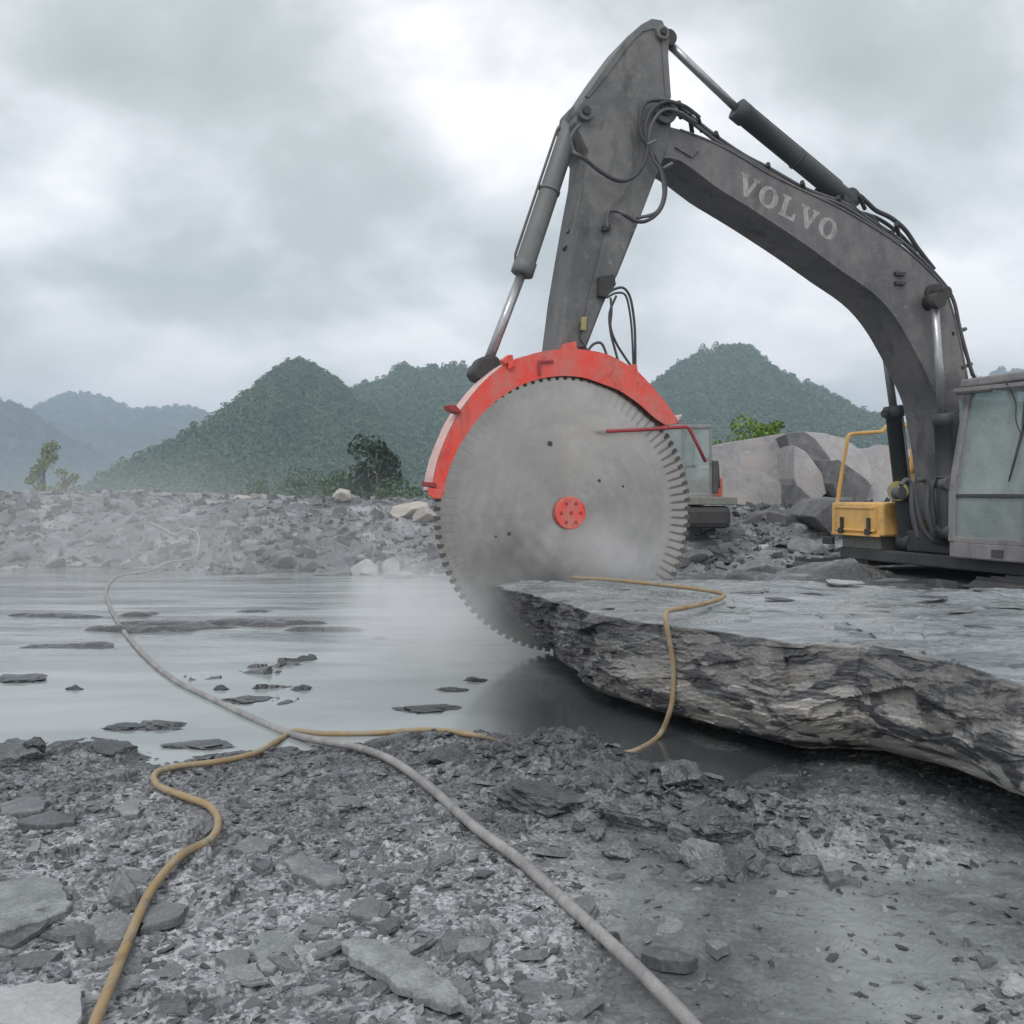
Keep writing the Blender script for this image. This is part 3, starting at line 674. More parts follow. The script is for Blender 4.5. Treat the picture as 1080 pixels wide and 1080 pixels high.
# arm: near face w=-.08, far face w=-.53
AN, AF = -.08, -.55
arm_pts = [(699, 21), (703, 31), (703, 53), (705, 83), (707, 103), (708, 133), (703, 160), (690, 192), (672, 239), (652, 289), (636, 322), (619, 366), (612, 392), (590, 396), (590, 366), (597, 310), (604, 268), (612, 222), (619, 185), (621, 160), (612, 142), (606, 128), (611, 110), (620, 97), (641, 66), (662, 38), (677, 25), (688, 19)]
ar = MB(); plate(ar, arm_pts, AN, AF); arm = ar.build('arm', M['arm'], EX, .014)
rb = MB(); plate(rb, [(638, 246), (668, 243), (650, 290), (634, 322), (617, 366), (611, 366), (620, 320)], AN+.022, AN-.005); rb.build('side_plate', M['arm'], arm, .005)
rb = MB(); plate(rb, [(703, 30), (706, 34), (705, 60), (708, 103), (702, 103), (699, 60), (698, 40), (690, 30), (678, 33), (665, 46), (640, 80), (621, 103), (617, 101), (638, 72), (661, 40), (676, 27), (690, 22)], AN+.012, AN-.005); rb.build('edge_rib', M['arm'], arm, .004)
for c_, rad in (((616, 119), .085), ((700, 118), .13), ((697, 36), .07)):
    disc(MB(), pu(c_[0], c_[1], AN), rad, AF-.04, AN+.05).build('pivot_boss', M['arm'], arm, .008)
    disc(MB(), pu(c_[0], c_[1], AN), rad*.5, AF-.06, AN+.075).build('pin', M['black'], arm, .006)
mtube([(652, 223), (644, 222), (641, 226), (640, 240)], AN+.05, .018, 'hose_elbow', M['pipe'], arm)
bk = MB(); plate(bk, [(637, 237), (644, 236), (645, 242), (637, 243)], AN+.06, AN-.01); bk.build('hose_clamp', M['black'], arm, .003)
bk = MB(); plate(bk, [(633, 291), (648, 289), (650, 300), (640, 314), (632, 312)], AN+.09, AN-.01); bk.build('valve_block', M['black'], arm, .006)
for c_ in ((610, 205), (601, 245), (597, 262), (604, 258)):   # bolt heads on the front of the arm
    u, z = pu(c_[0], c_[1], -.3); disc(MB(), (u, z), .028, -.33, -.27, 6).build('bolt', M['black'], arm)
lt = MB(); plate(lt, [(614, 334), (619, 334), (618, 348), (613, 348)], AN+.04, AN-.005); lt.build('tag_plate', M['hood'], arm)

def cylinder(a, bpt, c, w, rb_, rr_, mat, ear=None):
    """hydraulic cylinder: barrel from a to bpt, rod from bpt to c (picture places on plane w)"""
    A, B, C_ = [PW(p[0], p[1], w) for p in (a, bpt, c)]
    d = (B-A).normalized(); L_ = (B-A).length
    mb = MB(); mb.tube([A, A+d*.02, A+d*(L_*.5), A+d*(L_-.14), A+d*(L_-.139), A+d*(L_-.01), B], [rb_*.9, rb_, rb_, rb_, rb_*1.14, rb_*1.14, rb_*.95], 20)
    o = mb.build('cylinder', mat, EX)
    mb = MB(); mb.tube([A+d*(L_*.45), A+d*(L_*.45+.03)], rb_*1.1, 20).build('band', mat, o)
    MB().tube([B-d*.03, C_], rr_, 16).build('rod', M['rod'], o)
    e = (C_-B).normalized(); MB().tube([C_-NN*.09, C_+NN*.09], rr_*1.9, 16).build('rod_eye', M['black'], o)
    MB().tube([A-NN*.1, A+NN*.1], rb_*1.05, 16).build('end_eye', mat, o)
    # feed pipe along the barrel
    s_ = d.cross(NN).normalized()*(rb_*1.25)
    MB().tube([A+d*.12+s_*.8, A+d*.16+s_, B-d*.16+s_, B-d*.1+s_*.8], .014, 8).build('feed_pipe', M['pipe'], o)
    return o
c1 = cylinder((604, 128), (550, 290), (513, 386), -.32, .098, .048, M['cyl'])
lk = MB(); plate(lk, [(498, 392), (508, 376), (524, 374), (532, 384), (560, 392), (560, 402), (520, 404), (503, 400)], -.20, -.44); lk.build('link', M['black'], EX, .03, 3)
c2 = cylinder((893, 211), (776, 114), (702, 43), -.35, .105, .043, M['darkcyl'])
c3 = cylinder((1000, 560), (994, 436), (985, 318), .07, .095, .047, M['darkcyl'])
A3 = pu(1000, 560, .07); B3 = pu(994, 436, .07); C3 = pu(985, 318, .07)
def cyl_far():
    w = -.78; A, B, C_ = [MF(p[0], w, p[1]) for p in (A3, B3, C3)]
    A = PW(958, 570, w); B = PW(942, 428, w); C_ = PW(929, 333, w)
    d = (B-A).normalized(); L_ = (B-A).length
    o = MB().tube([A, A+d*.02, A+d*(L_-.14), A+d*(L_-.139), A+d*(L_-.01), B], [.09, .1, .1, .118, .118, .1], 20).build('cylinder', M['darkcyl'], EX)
    MB().tube([B-d*.03, C_], .047, 16).build('rod', M['rod'], o)
    MB().tube([C_-NN*.09, C_+NN*.09], .09, 16).build('rod_eye', M['black'], o)
    MB().tube([A-NN*.1, A+NN*.1], .11, 16).build('end_eye', M['darkcyl'], o)
    MB().tube([A+d*.1+NN*.13, B-d*.15+NN*.13], .014, 8).build('feed_pipe', M['pipe'], o)
    mb = MB(); mb.tube([B-d*.1-E*.16, B-d*.1-E*.10], .05, 10); mb.build('fitting', M['black'], o)
cyl_far()
# pipes on the boom's back
pw = -.2
mtube([(702, 107), (712, 110), (722, 116), (735, 128), (758, 146), (785, 164), (810, 177), (847, 198), (870, 207), (891, 215), (921, 234), (945, 250), (968, 270), (995, 299), (1006, 318), (1012, 345), (1019, 372), (1026, 396)], pw, .022, 'hydraulic_pipe', M['pipe'], EX)
mtube([(706, 116), (725, 126), (740, 137), (762, 153), (800, 175), (847, 202), (887, 216), (924, 240), (950, 257)], pw+.08, .020, 'hydraulic_pipe', M['pipe'], EX)
mtube([(891, 208), (905, 206), (914, 213), (924, 222), (940, 230), (955, 243), (968, 262), (985, 284)], pw-.12, .026, 'hydraulic_hose', M['rubber'], EX)
mtube([(860, 200), (882, 213), (905, 224), (925, 230), (948, 246), (966, 266)], pw-.22, .022, 'hydraulic_hose', M['rubber'], EX)
mtube([(898, 216), (906, 224), (918, 228), (930, 241), (942, 246)], pw, .024, 'hydraulic_hose', M['rubber'], EX)
mtube([(1000, 305), (1008, 324), (1013, 352), (1022, 383), (1030, 404)], pw-.16, .02, 'hydraulic_hose', M['rubber'], EX)
for a, b_ in (((755, 140), (760, 154)), ((810, 173), (812, 188)), ((846, 192), (850, 206)), ((884, 208), (888, 224)), ((727, 118), (730, 140)), ((736, 124), (740, 138)), ((905, 205), (912, 220)), ((945, 236), (950, 256)), ((1004, 352), (1018, 347)), ((1014, 388), (1024, 384)), ((716, 108), (718, 124))):
    P, Q = PW(a[0], a[1], -.1), PW(b_[0], b_[1], -.36); mb = MB(); mb.tube([P, P*.5+Q*.5, Q], .024, 8); mb.build('pipe_clamp', M['black'], EX)
# hoses looping round the joint of boom and arm
hz_ = [([(606, 162), (617, 168), (632, 180), (650, 190), (664, 189), (676, 178), (683, 158), (680, 138), (684, 122), (692, 112), (704, 107), (716, 110)], .02),
       ([(738, 124), (722, 112), (700, 106), (682, 108), (675, 122), (676, 142), (686, 158), (697, 178), (702, 200), (697, 220), (684, 232), (670, 233), (652, 222)], .019),
       ([(735, 130), (716, 118), (700, 116), (689, 128), (684, 146), (688, 166), (697, 182), (700, 206), (692, 224), (672, 230)], .017),
       ([(606, 162), (602, 148), (606, 138), (612, 132)], .018)]
for P, r in hz_: mtube(P, AN+.10, r, 'hydraulic_hose', M['rubber'] if r > .018 else M['pipe'], EX, 10)
for a, b_ in (((682, 153), (692, 148)), ((699, 178), (709, 172)), ((652, 222), (663, 228)), ((604, 160), (612, 165))):
    MB().tube([PW(a[0], a[1], AN+.11), PW(b_[0], b_[1], AN+.11)], .016, 8).build('hose_fitting', M['cyl'], EX)
# hoses from arm down to the guard
for P, r in (([(638, 312), (648, 305), (658, 304), (665, 315), (669, 340), (670, 365), (670, 388)], .013), ([(640, 314), (650, 309), (660, 312), (665, 335), (667, 360), (668, 386)], .011),
             ([(644, 314), (645, 328), (644, 345), (650, 362), (660, 378), (667, 388)], .012), ([(650, 312), (643, 330), (644, 350), (649, 370), (652, 381)], .012), ([(620, 370), (626, 363), (634, 362), (639, 372), (640, 380)], .013),
             ([(612, 340), (611, 355), (617, 365), (620, 372)], .01)):
    mtube(P, .0, r, 'hydraulic_hose', M['rubber'], EX, 8)

# ---- guard
GN_, GB = .07, -.26
outer = [(456, 517), (459, 500), (463, 484), (471, 463), (481, 442), (493, 424), (507, 407), (522, 393), (538, 382), (562, 373), (583, 369), (603, 368), (625, 370), (644, 375), (669, 389), (680, 399), (691, 411), (700, 422), (709, 434), (717, 446)]
inner = [(467, 522), (469, 506), (474, 490), (482, 472), (491, 457), (501, 443), (513, 430), (527, 418), (546, 406), (569, 398), (585, 395.5), (600, 395), (617, 397), (632, 402), (653, 410), (664, 417), (674, 424), (683, 432), (692, 440), (704, 448)]
ou = spline([Vector((a, c, 0)) for a, c in outer], 3); inn = spline([Vector((a, c, 0)) for a, c in inner], 3)
gd = MB(); n = len(ou); vs = []
qo = [pu(p.x, p.y, GN_) for p in ou]; qi = [pu(p.x, p.y, GN_) for p in inn]
def rad(q, k):  # push a point outward from the hub by k metres
    d = Vector((q[0], q[1]-ZC)); d2 = d.normalized()*k; return (q[0]+d2.x, q[1]+d2.y)
for a, c in zip(qo, qi):
    c = rad(c, -.014)
    o2 = rad(a, -.018)
    vs += [MF(a[0], GN_, a[1]), MF(c[0], GN_, c[1]), MF(c[0], GN_-.012, c[1]), MF(o2[0], GN_-.012, o2[1]), MF(o2[0], GB+.012, o2[1]), MF(c[0], GB+.012, c[1]), MF(c[0], GB, c[1]), MF(a[0], GB, a[1])]
fs = [tuple(range(7, -1, -1)), tuple(8*(n-1)+k for k in range(8))]
for i in range(n-1):
    for k in range(8):
        a, c = 8*i, 8*(i+1); fs.append((a+k, a+(k+1) % 8, c+(k+1) % 8, c+k))
gd.add(vs, fs); guard = gd.build('blade_guard', M['red'], EX)
# rim strip on the outer side, left half; edge highlight put into its pale colour
rs = MB(); vs = []; fs = []
m_ = 27
for i in range(m_):
    a = rad(qo[i], .003); b2 = rad(qo[i], .010)
    vs += [MF(a[0], GN_-.02, a[1]), MF(b2[0], GN_-.02, b2[1]), MF(b2[0], GB+.03, b2[1]), MF(a[0], GB+.03, a[1])]
for i in range(m_-1):
    for k in range(4): a, c = 4*i, 4*i+4; fs.append((a+k, a+(k+1) % 4, c+(k+1) % 4, c+k))
fs += [(3, 2, 1, 0), tuple(4*(m_-1)+k for k in range(4))]
rs.add(vs, fs).build('rim_strip', M['pale_rim'], guard)
def gblock(pts, w1, w2, name, mat=M['red']): mb = MB(); plate(mb, pts, w1, w2); return mb.build(name, mat, guard, .006)
gblock([(535, 376), (541, 374), (543, 386), (537, 390)], .10, -.1, 'lug'); gblock([(530, 380), (536, 374), (541, 374), (539, 379), (533, 385)], .10, .02, 'lug')
gblock([(597, 362), (608, 360), (609, 371), (596, 371)], .03, -.12, 'lug')
gblock([(666, 384), (672, 384), (673, 393), (663, 391)], .05, -.12, 'lug')
gblock([(712, 438), (720, 437), (716, 444), (713, 445)], .05, -.1, 'lug', M['pale_rim'])
gblock([(472, 427), (481, 427), (487, 434), (484, 436), (474, 432)], .10, -.05, 'lug', M['dred'])
gblock([(448, 508), (460, 509), (461, 514), (449, 513)], .09, -.05, 'lug', M['dred'])
gblock([(568, 380), (584, 379), (584, 382), (571, 383), (571, 395), (568, 396)], GN_+.02, GN_-.005, 'bracket', M['dred'])
gblock([(453, 514), (467, 518), (466, 526), (458, 526), (452, 522)], GN_+.012, GN_-.02, 'end_plate')
mtube([(640, 455), (690, 452.5), (724, 450), (727, 452), (735, 468), (744, 487)], .12, .017, 'spray_pipe', M['dred'], guard, 8, sm=False)
MB().tube([PW(704, 450, .12), PW(704, 450, .02)], .02, 8).build('pipe_bracket', M['dred'], guard)

# ---- blade
R = 1.30; NT_ = 96
def ring(mb_v, r, w, z_off=0, seg=192): return [MF(r*math.cos(2*math.pi*k/seg), w, ZC+r*math.sin(2*math.pi*k/seg)) for k in range(seg)]
vs = []; dv = []; fs = []; seg = 192
radii = [.12, .5, .9, 1.05, 1.18, R-.010]
for w_ in (.0, -.016):
    for r in radii:
        vs += ring(None, r, w_); dv += [(r/R*math.cos(2*math.pi*k/seg), r/R*math.sin(2*math.pi*k/seg), 0) for k in range(seg)]
nr = len(radii)
for s_ in (0, 1):
    for j in range(nr-1):
        for k in range(seg):
            a = (s_*nr+j)*seg; b_ = a+seg; k2 = (k+1) % seg
            f = (a+k, a+k2, b_+k2, b_+k); fs.append(f if s_ else f[::-1])
for k in range(seg):
    k2 = (k+1) % seg; a = (nr-1)*seg; b_ = (2*nr-1)*seg; fs.append((a+k, b_+k, b_+k2, a+k2))
mb = MB(); mb.add(vs, fs); blade = mb.build('saw_blade', M['blade'], EX)
at = blade.data.attributes.new('disc', 'FLOAT_VECTOR', 'POINT'); at.data.foreach_set('vector', np.array(dv, np.float32).ravel())
blade['label'] = 'huge round steel saw disc with toothed rim'
t0 = None
for k in range(NT_):
    an = 2*math.pi*k/NT_+.03
    if t0 is None:
        mb = MB(); c, s_ = 1, 0
        def TP(r, a, w): return Vector((r*math.cos(a), w, r*math.sin(a)))
        ha = .018
        A_ = [(R-.04, -ha*.55), (R-.04, ha*.55), (R+.0, ha*1.0), (R+.017, ha*.75), (R+.017, -ha*1.0)]
        me_pts = [[(MF(0, 0, 0)-P0)]]
        # built in the disc's own frame: x along u, y along the normal, z up
        f_ = [TP(r, a, -.007) for r, a in A_]; b_ = [TP(r, a, .023) for r, a in A_]
        mb.prism(f_[::-1], b_[::-1])
        me = bpy.data.meshes.new('tooth'); me.from_pydata([tuple(v) for v in mb.v], [], mb.f); me.materials.append(M['tooth'])
        t0 = bpy.data.objects.new('tooth', me); o = t0
    else: o = t0.copy()
    COL.objects.link(o); o.parent = blade
    o.location = MF(0, 0, ZC)-wloc(blade); o.rotation_mode = 'XYZ'
    from mathutils import Matrix
    Rm = Matrix.Rotation(math.radians(20), 4, 'Z') @ Matrix.Rotation(-an, 4, 'Y')
    o.rotation_euler = Rm.to_euler()
hub = MB(); disc(hub, (0, ZC), .155, -.02, .05, 40); hubo = hub.build('hub', M['red'], blade, .008)
hub.__init__(); disc(hub, (0, ZC), .05, .04, .066, 20); hub.build('hub_cap', M['red'], hubo, .006) if False else None
for k in range(7):
    u, z = (.1*math.cos(k*math.pi/3), ZC+.1*math.sin(k*math.pi/3)) if k < 6 else (0, ZC)
    disc(MB(), (u, z), .017, .045, .054, 12).build('bolt', M['dred'], blade)
for c_, r in (((580, 468), .026), ((632, 507), .016), ((537, 563), .018), ((657, 513), .012), ((523, 566), .01)):
    disc(MB(), pu(c_[0], c_[1], .0), r, -.012, .0025, 16).build('bore_hole', M['black'], blade)
# motor and mounting behind the disc, holding it to the arm
mt = MB(); disc(mt, (0, ZC), .2, -.5, -.02, 24); mbox(mt, -.16, .16, -.5, -.24, ZC, ZC+1.45); mt.build('blade_motor', M['red'], EX, .01)

# ---- cab
cu0, cu1, cw0, cw1 = 4.50, 6.15, .16, 1.18
zb, zt = .97, 2.66
rake = .27
CB = MB()
mbox(CB, cu0, cu1, cw0, cw1, .79, zb)                   # lower skirt
cabo = CB.build('cab', M['cab'], EX, .02)
def beam(p, q, th, name, mat, par=cabo, bev=.006):
    """square bar between two machine-frame points"""
    P, Q = MF(*p), MF(*q); d = (Q-P).normalized(); a = d.cross(NN if abs(d.dot(NN)) < .9 else Vector((0, 0, 1))).normalized(); b_ = d.cross(a); h = th/2
    c = [P+a*i*h+b_*j*h for i, j in ((-1, -1), (1, -1), (1, 1), (-1, 1))]; c2 = [x_+(Q-P) for x_ in c]
    return MB().prism(c, c2).build(name, mat, par, bev)
for w_ in (cw0+.04, cw1-.04):
    beam((cu0+.03, w_, zb), (cu0+.04, w_, 1.6), .085, 'pillar', M['cab']); beam((cu0+.04, w_, 1.59), (cu0+rake, w_, zt), .08, 'pillar', M['cab'])
    beam((cu0+.85, w_, zb), (cu0+.9, w_, zt), .07, 'pillar', M['cabd']); beam((cu1-.05, w_, zb), (cu1-.05, w_, zt), .10, 'pillar', M['cab'])
beam((cu0+.03, cw0, 1.47), (cu0+.03, cw1, 1.47), .035, 'window_rail', M['cabd'])
beam((cu0+.03, cw0, zb+.02), (cu0+.03, cw1, zb+.02), .06, 'window_rail', M['cab'])
rf = MB(); mbox(rf, cu0+rake-.10, cu1+.02, cw0-.02, cw1+.02, zt, zt+.10); rf.build('roof', M['cab'], cabo, .03, 3)
beam((cu0+rake-.13, cw0-.05, zt-.02), (cu0+rake-.13, cw1+.04, zt-.05), .045, 'roof_rail', M['cab']); beam((cu0+rake-.15, cw0+.0, zt-.06), (cu0+rake-.15, cw0+.45, zt-.07), .03, 'roof_rail', M['cabd'])
wsh = MB(); wsh.prism([MF(cu0+.03, cw0+.08, 1.49), MF(cu0+.03, cw1-.08, 1.49), MF(cu0+rake, cw1-.08, zt), MF(cu0+rake, cw0+.08, zt)], [MF(cu0+.038, cw0+.08, 1.49), MF(cu0+.038, cw1-.08, 1.49), MF(cu0+rake+.008, cw1-.08, zt), MF(cu0+rake+.008, cw0+.08, zt)]); wsh.build('windshield', M['glass'], cabo)
lg = MB(); mbox(lg, cu0+.03, cu0+.038, cw0+.08, cw1-.08, zb+.05, 1.45); lg.build('lower_window', M['glass'], cabo)
for w_ in (cw0+.03, cw1-.04):
    sg = MB(); mbox(sg, cu0+.12, cu0+.82, w_, w_+.008, 1.3, zt-.12); sg.build('side_window', M['glass'], cabo)
    sg = MB(); mbox(sg, cu0+.9, cu1-.1, w_, w_+.008, 1.5, zt-.12); sg.build('side_window', M['glass'], cabo)
sg = MB(); mbox(sg, cu0+.07, cu1-.1, cw0+.02, cw0+.04, zb, 1.3); sg.build('side_panel', M['cab'], cabo)
sg = MB(); mbox(sg, cu0+.07, cu1-.1, cw1-.05, cw1-.03, zb, 1.3); sg.build('door_panel', M['cab'], cabo)
sg = MB(); mbox(sg, cu1-.1, cu1-.07, cw0+.08, cw1-.08, zb, 1.5); sg.build('rear_panel', M['cab'], cabo)
sg = MB(); mbox(sg, cu1-.1, cu1-.09, cw0+.08, cw1-.08, 1.5, zt); sg.build('rear_window', M['glass'], cabo)
st_ = MB(); mbox(st_, cu0+.75, cu0+1.2, .42, .92, 1.3, 1.42); mbox(st_, cu0+1.1, cu0+1.25, .44, .9, 1.42, 2.1); mbox(st_, cu0+.75, cu0+1.15, .52, .82, .97, 1.3); st_.build('seat', M['black'], cabo, .04, 3)
for w_ in (.4, .95): MB().tube([MF(cu0+.6, w_, 1.25), MF(cu0+.55, w_, 1.6)], .02, 8).build('control_lever', M['black'], cabo)
# wiper and dangling wires
def fz(z): return cu0+.03+(z-1.49)/(zt-1.49)*(rake-.03)-.03
wp = MB(); wp.tube([MF(fz(z_), w_, z_) for z_, w_ in ((2.64, .93), (2.3, .95), (2.12, .97), (2.0, .96))], .008, 6); wp.tube([MF(fz(z_), w_, z_) for z_, w_ in ((2.64, 1.02), (2.3, 1.0), (2.12, .97))], .008, 6); wp.tube([MF(fz(2.13), .97, 2.13), MF(fz(1.62), .90, 1.62)], [.016, .007], 6); wp.build('wiper', M['black'], cabo)
cb = MB(); cb.tube(spline([MF(cu0+.1, .8, 2.66), MF(fz(2.5)-.02, .84, 2.45), MF(fz(2.2)-.02, .90, 2.25), MF(fz(2.1), .96, 2.1)], 6), .006, 6); cb.build('cable', M['black'], cabo)
cb = MB(); cb.tube(spline([PW(1018, 413, .1), PW(1005, 405, .1), PW(1000, 402, .1)], 6), .006, 6); cb.tube([PW(1026, 424, .12), PW(1004, 436, .1), PW(996, 430, .1)], .008, 6); cb.build('cable', M['cyl'], cabo)
kn = MB(); mbox(kn, cu0-.012, cu0, .72, .86, .83, .91); kn.build('nameplate', M['cabd'], cabo)
# manifold and pipes at the boom foot
for (P, r) in (([(967, 507), (975, 506), (978, 515), (978, 540), (984, 562), (992, 570), (1003, 571)], .03), ([(962, 508), (966, 530), (972, 555), (982, 569), (996, 574)], .028),
               ([(985, 512), (990, 516), (988, 540), (992, 560), (999, 566)], .028), ([(1000, 506), (992, 504), (984, 511), (983, 530), (986, 556)], .026), ([(950, 512), (956, 506), (961, 512), (962, 540), (968, 568)], .026),
               ([(1004, 515), (1003, 508), (995, 508), (993, 520), (995, 548)], .026)):
    mtube(P, -.12, r, 'hydraulic_pipe', M['pipe'], EX, 10)
fb = MB(); mbox(fb, 4.75, 5.3, -.72, .06, .80, 1.05); mbox(fb, 5.05, 5.35, -.62, -.10, 1.0, 1.55); fb.build('boom_foot', M['black'], EX, .02)
for w_ in (-.3, .12): disc(MB(), pu(998 if w_ > 0 else 948, 510 if w_ > 0 else 520, w_), .075, w_-.05, w_+.05, 20).build('pivot_boss', M['pipe'], EX, .008)
# upper structure
dk = MB(); mbox(dk, 4.72, 8.3, -1.85, 1.2, .64, .79); dk.build('deck', M['cabd'], EX, .02)
hd = MB(); mbox(hd, 5.75, 7.9, -1.85, .12, .79, 2.0); hd.build('engine_hood', M['hood'], EX, .06, 3)
hd = MB(); mbox(hd, 6.2, 7.9, .2, 1.2, .79, 2.0) ; hd.build('side_housing', M['cab'], EX, .05, 3)
hd = MB(); mbox(hd, 7.95, 8.5, -1.8, 1.15, .75, 2.0); hd.build('counterweight', M['cabd'], EX, .15, 4)
vb = MB(); vb.tube([PW(947, 518, -.7), PW(947, 518, -.98)], .12, 20); vb.tube([PW(947, 530, -.85), PW(947, 508, -.85)], .07, 14); vb.build('swivel_motor', M['hood'], EX, .01)
vb = MB(); mbox(vb, 5.0, 5.4, -.95, -.68, .8, 1.62); vb.build('valve_block', M['hood'], EX, .03)
# yellow box with steps and hand rail
TB = MB(); bu = 4.62; mbox(TB, bu, bu+.95, -1.90, -.96, .96, 1.38); tb = TB.build('tool_box', M['yellow'], EX, .035, 3)
dp = MB(); mbox(dp, bu-.014, bu+.01, -1.80, -1.06, 1.02, 1.32); dp.build('lid_panel', M['yellow'], tb, .012, 3)
for a_ in ((-1.80, -1.06, 1.30, 1.325), (-1.80, -1.06, 1.015, 1.04), (-1.80, -1.775, 1.015, 1.325), (-1.085, -1.06, 1.015, 1.325)): dp = MB(); mbox(dp, bu-.028, bu-.01, *a_); dp.build('lid_rib', M['yellow'], tb, .006)
dp = MB(); mbox(dp, bu-.03, bu, -1.86, -1.0, .955, .985); dp.build('lip', M['yellow'], tb, .006)
for w_ in (-1.66, -1.18): dp = MB(); mbox(dp, bu-.04, bu-.01, w_-.025, w_+.025, 1.05, 1.19); mbox(dp, bu-.05, bu-.01, w_-.05, w_+.03, .98, 1.05); dp.build('latch', M['black'], tb, .005)
dp = MB(); mbox(dp, bu+.1, bu+.8, -1.80, -1.10, .79, .955); dp.build('step_box', M['step'], tb, .01)
mtube([(879, 562), (886, 510), (893, 468), (895, 460), (900, 457.5), (928, 455.5), (931, 454), (940, 444)], -1.9, .026, 'handrail', M['yellow'], tb, 8, 2)
mtube([(955, 448), (961, 452), (963, 470), (961, 500)], -1.5, .03, 'handrail', M['yellow'], tb, 8, 3)
mtube([(955, 434), (947, 434), (940, 434)], -1.5, .016, 'handrail', M['yellow'], tb, 8, 3)
mr_ = MB(); mbox(mr_, bu-.02, bu+.03, -2.05, -1.85, .82, .92); mr_.build('lamp', M['black'], tb, .01)
# undercarriage
def track(w0, w1):
    u0, u1, z0, z1 = 3.8, 7.7, -.22, .62; r = (z1-z0)/2; zc = (z0+z1)/2; path = []
    nb = 44
    L1 = (u1-r)-(u0+r); per = 2*L1+2*math.pi*r
    def pt(s_):
        s_ %= per
        if s_ < L1: return (u0+r+s_, z1, 0)
        s_ -= L1
        if s_ < math.pi*r: a = s_/r; return (u1-r+r*math.sin(a), zc+r*math.cos(a), a)
        s_ -= math.pi*r
        if s_ < L1: return (u1-r-s_, z0, math.pi)
        s_ -= L1; a = math.pi+s_/r; return (u0+r+r*math.sin(a), zc+r*math.cos(a), a)
    f = MB(); mbox(f, u0+.35, u1-.35, w0+.12, w1-.12, z0+.15, z1-.12)
    for uu in (u0+r, u1-r): disc(f, (uu, zc), r-.07, w0+.15, w1-.15, 24)
    fo = f.build('track', M['black'], EX, .01)
    for k in range(nb):
        u, z, a = pt(k*per/nb); tu, tz = math.cos(a), -math.sin(a); nu, nz = math.sin(a), math.cos(a); hl = per/nb*.46
        c = []
        for dn in (-.05, 0):
            for dt, ww in ((-hl, w1), (hl, w1), (hl, w0), (-hl, w0)): c.append(MF(u+tu*dt+nu*dn, ww, z+tz*dt+nz*dn))
        m2 = MB().hexa(c); c = []
        for dn in (0, .03):
            for dt, ww in ((-hl*.9, w1), (-hl*.6, w1), (-hl*.6, w0), (-hl*.9, w0)): c.append(MF(u+tu*dt+nu*dn, ww, z+tz*dt+nz*dn))
        m2.hexa(c).build('track_shoe', M['black'], fo)
track(.85, 1.45); track(-1.95, -1.35)
uc = MB(); mbox(uc, 4.6, 6.4, -1.35, .85, .05, .5); disc(uc, (5.4, .3), .1, -.4, -.3); uc.build('undercarriage', M['black'], EX, .03)

# ------------------------------------------------------------------ second machine seen past the blade
def distant_machine():
    D = 19.0; c0 = atY(742, 545, D); root = empty('excavator', (c0.x, c0.y, c0.z))
    tag(root, 'small distant excavator with glazed cab and orange body, just right of the saw disc', 'excavator')
    def bx(px0, py0, px1, py1, dy0, dy1, name, mat, par=None, bev=.02):
        a = atY(px0, py1, D); b_ = atY(px1, py0, D); mb = MB()
        mb.hexa([(a.x, D+dy0, a.z), (b_.x, D+dy0, a.z), (b_.x, D+dy1, a.z), (a.x, D+dy1, a.z), (a.x, D+dy0, b_.z), (b_.x, D+dy0, b_.z), (b_.x, D+dy1, b_.z), (a.x, D+dy1, b_.z)])
        return mb.build(name, mat, par or root, bev)
    cb_ = bx(690, 520, 748, 527, -.6, 1.2, 'cab', M['cab']); bx(690, 450, 744, 454, -.6, 1.2, 'roof', M['cab'], cb_)
    for x_ in (690, 714, 742): bx(x_, 454, x_+2.5, 520, -.6, -.53, 'pillar', M['cab'], cb_, .01); bx(x_, 454, x_+2.5, 520, 1.1, 1.17, 'pillar', M['cab'], cb_, .01)
    bx(692, 454, 742, 492, -.58, -.565, 'window', M['glass'], cb_, 0); bx(692, 494, 742, 520, -.58, -.565, 'window', M['glass'], cb_, 0); bx(692, 454, 742, 520, 1.12, 1.13, 'window', M['glass'], cb_, 0)
    bx(708, 497, 722, 521, 0, .5, 'seat', M['black'], cb_, .05)
    q = [atY(744, 484, D), atY(750, 486, D), atY(757, 490, D), atY(758, 515, D)]; mb = MB(); mb.tube(q, .03, 6); mb.build('mirror_arm', M['black'], cb_)
    bx(744, 487, 750, 520, -.7, -.6, 'mirror', M['cabd'], cb_, .02)
    bx(740, 503, 765, 527, .2, 2.2, 'body', M['orange'], None, .05); bx(690, 524, 768, 532, -.8, 2.6, 'deck', M['step'], None, .02)
    for dy in (-.8, 1.6):
        t_ = bx(686, 533, 762, 556, dy, dy+.5, 'track', M['black'], None, .12)
distant_machine()

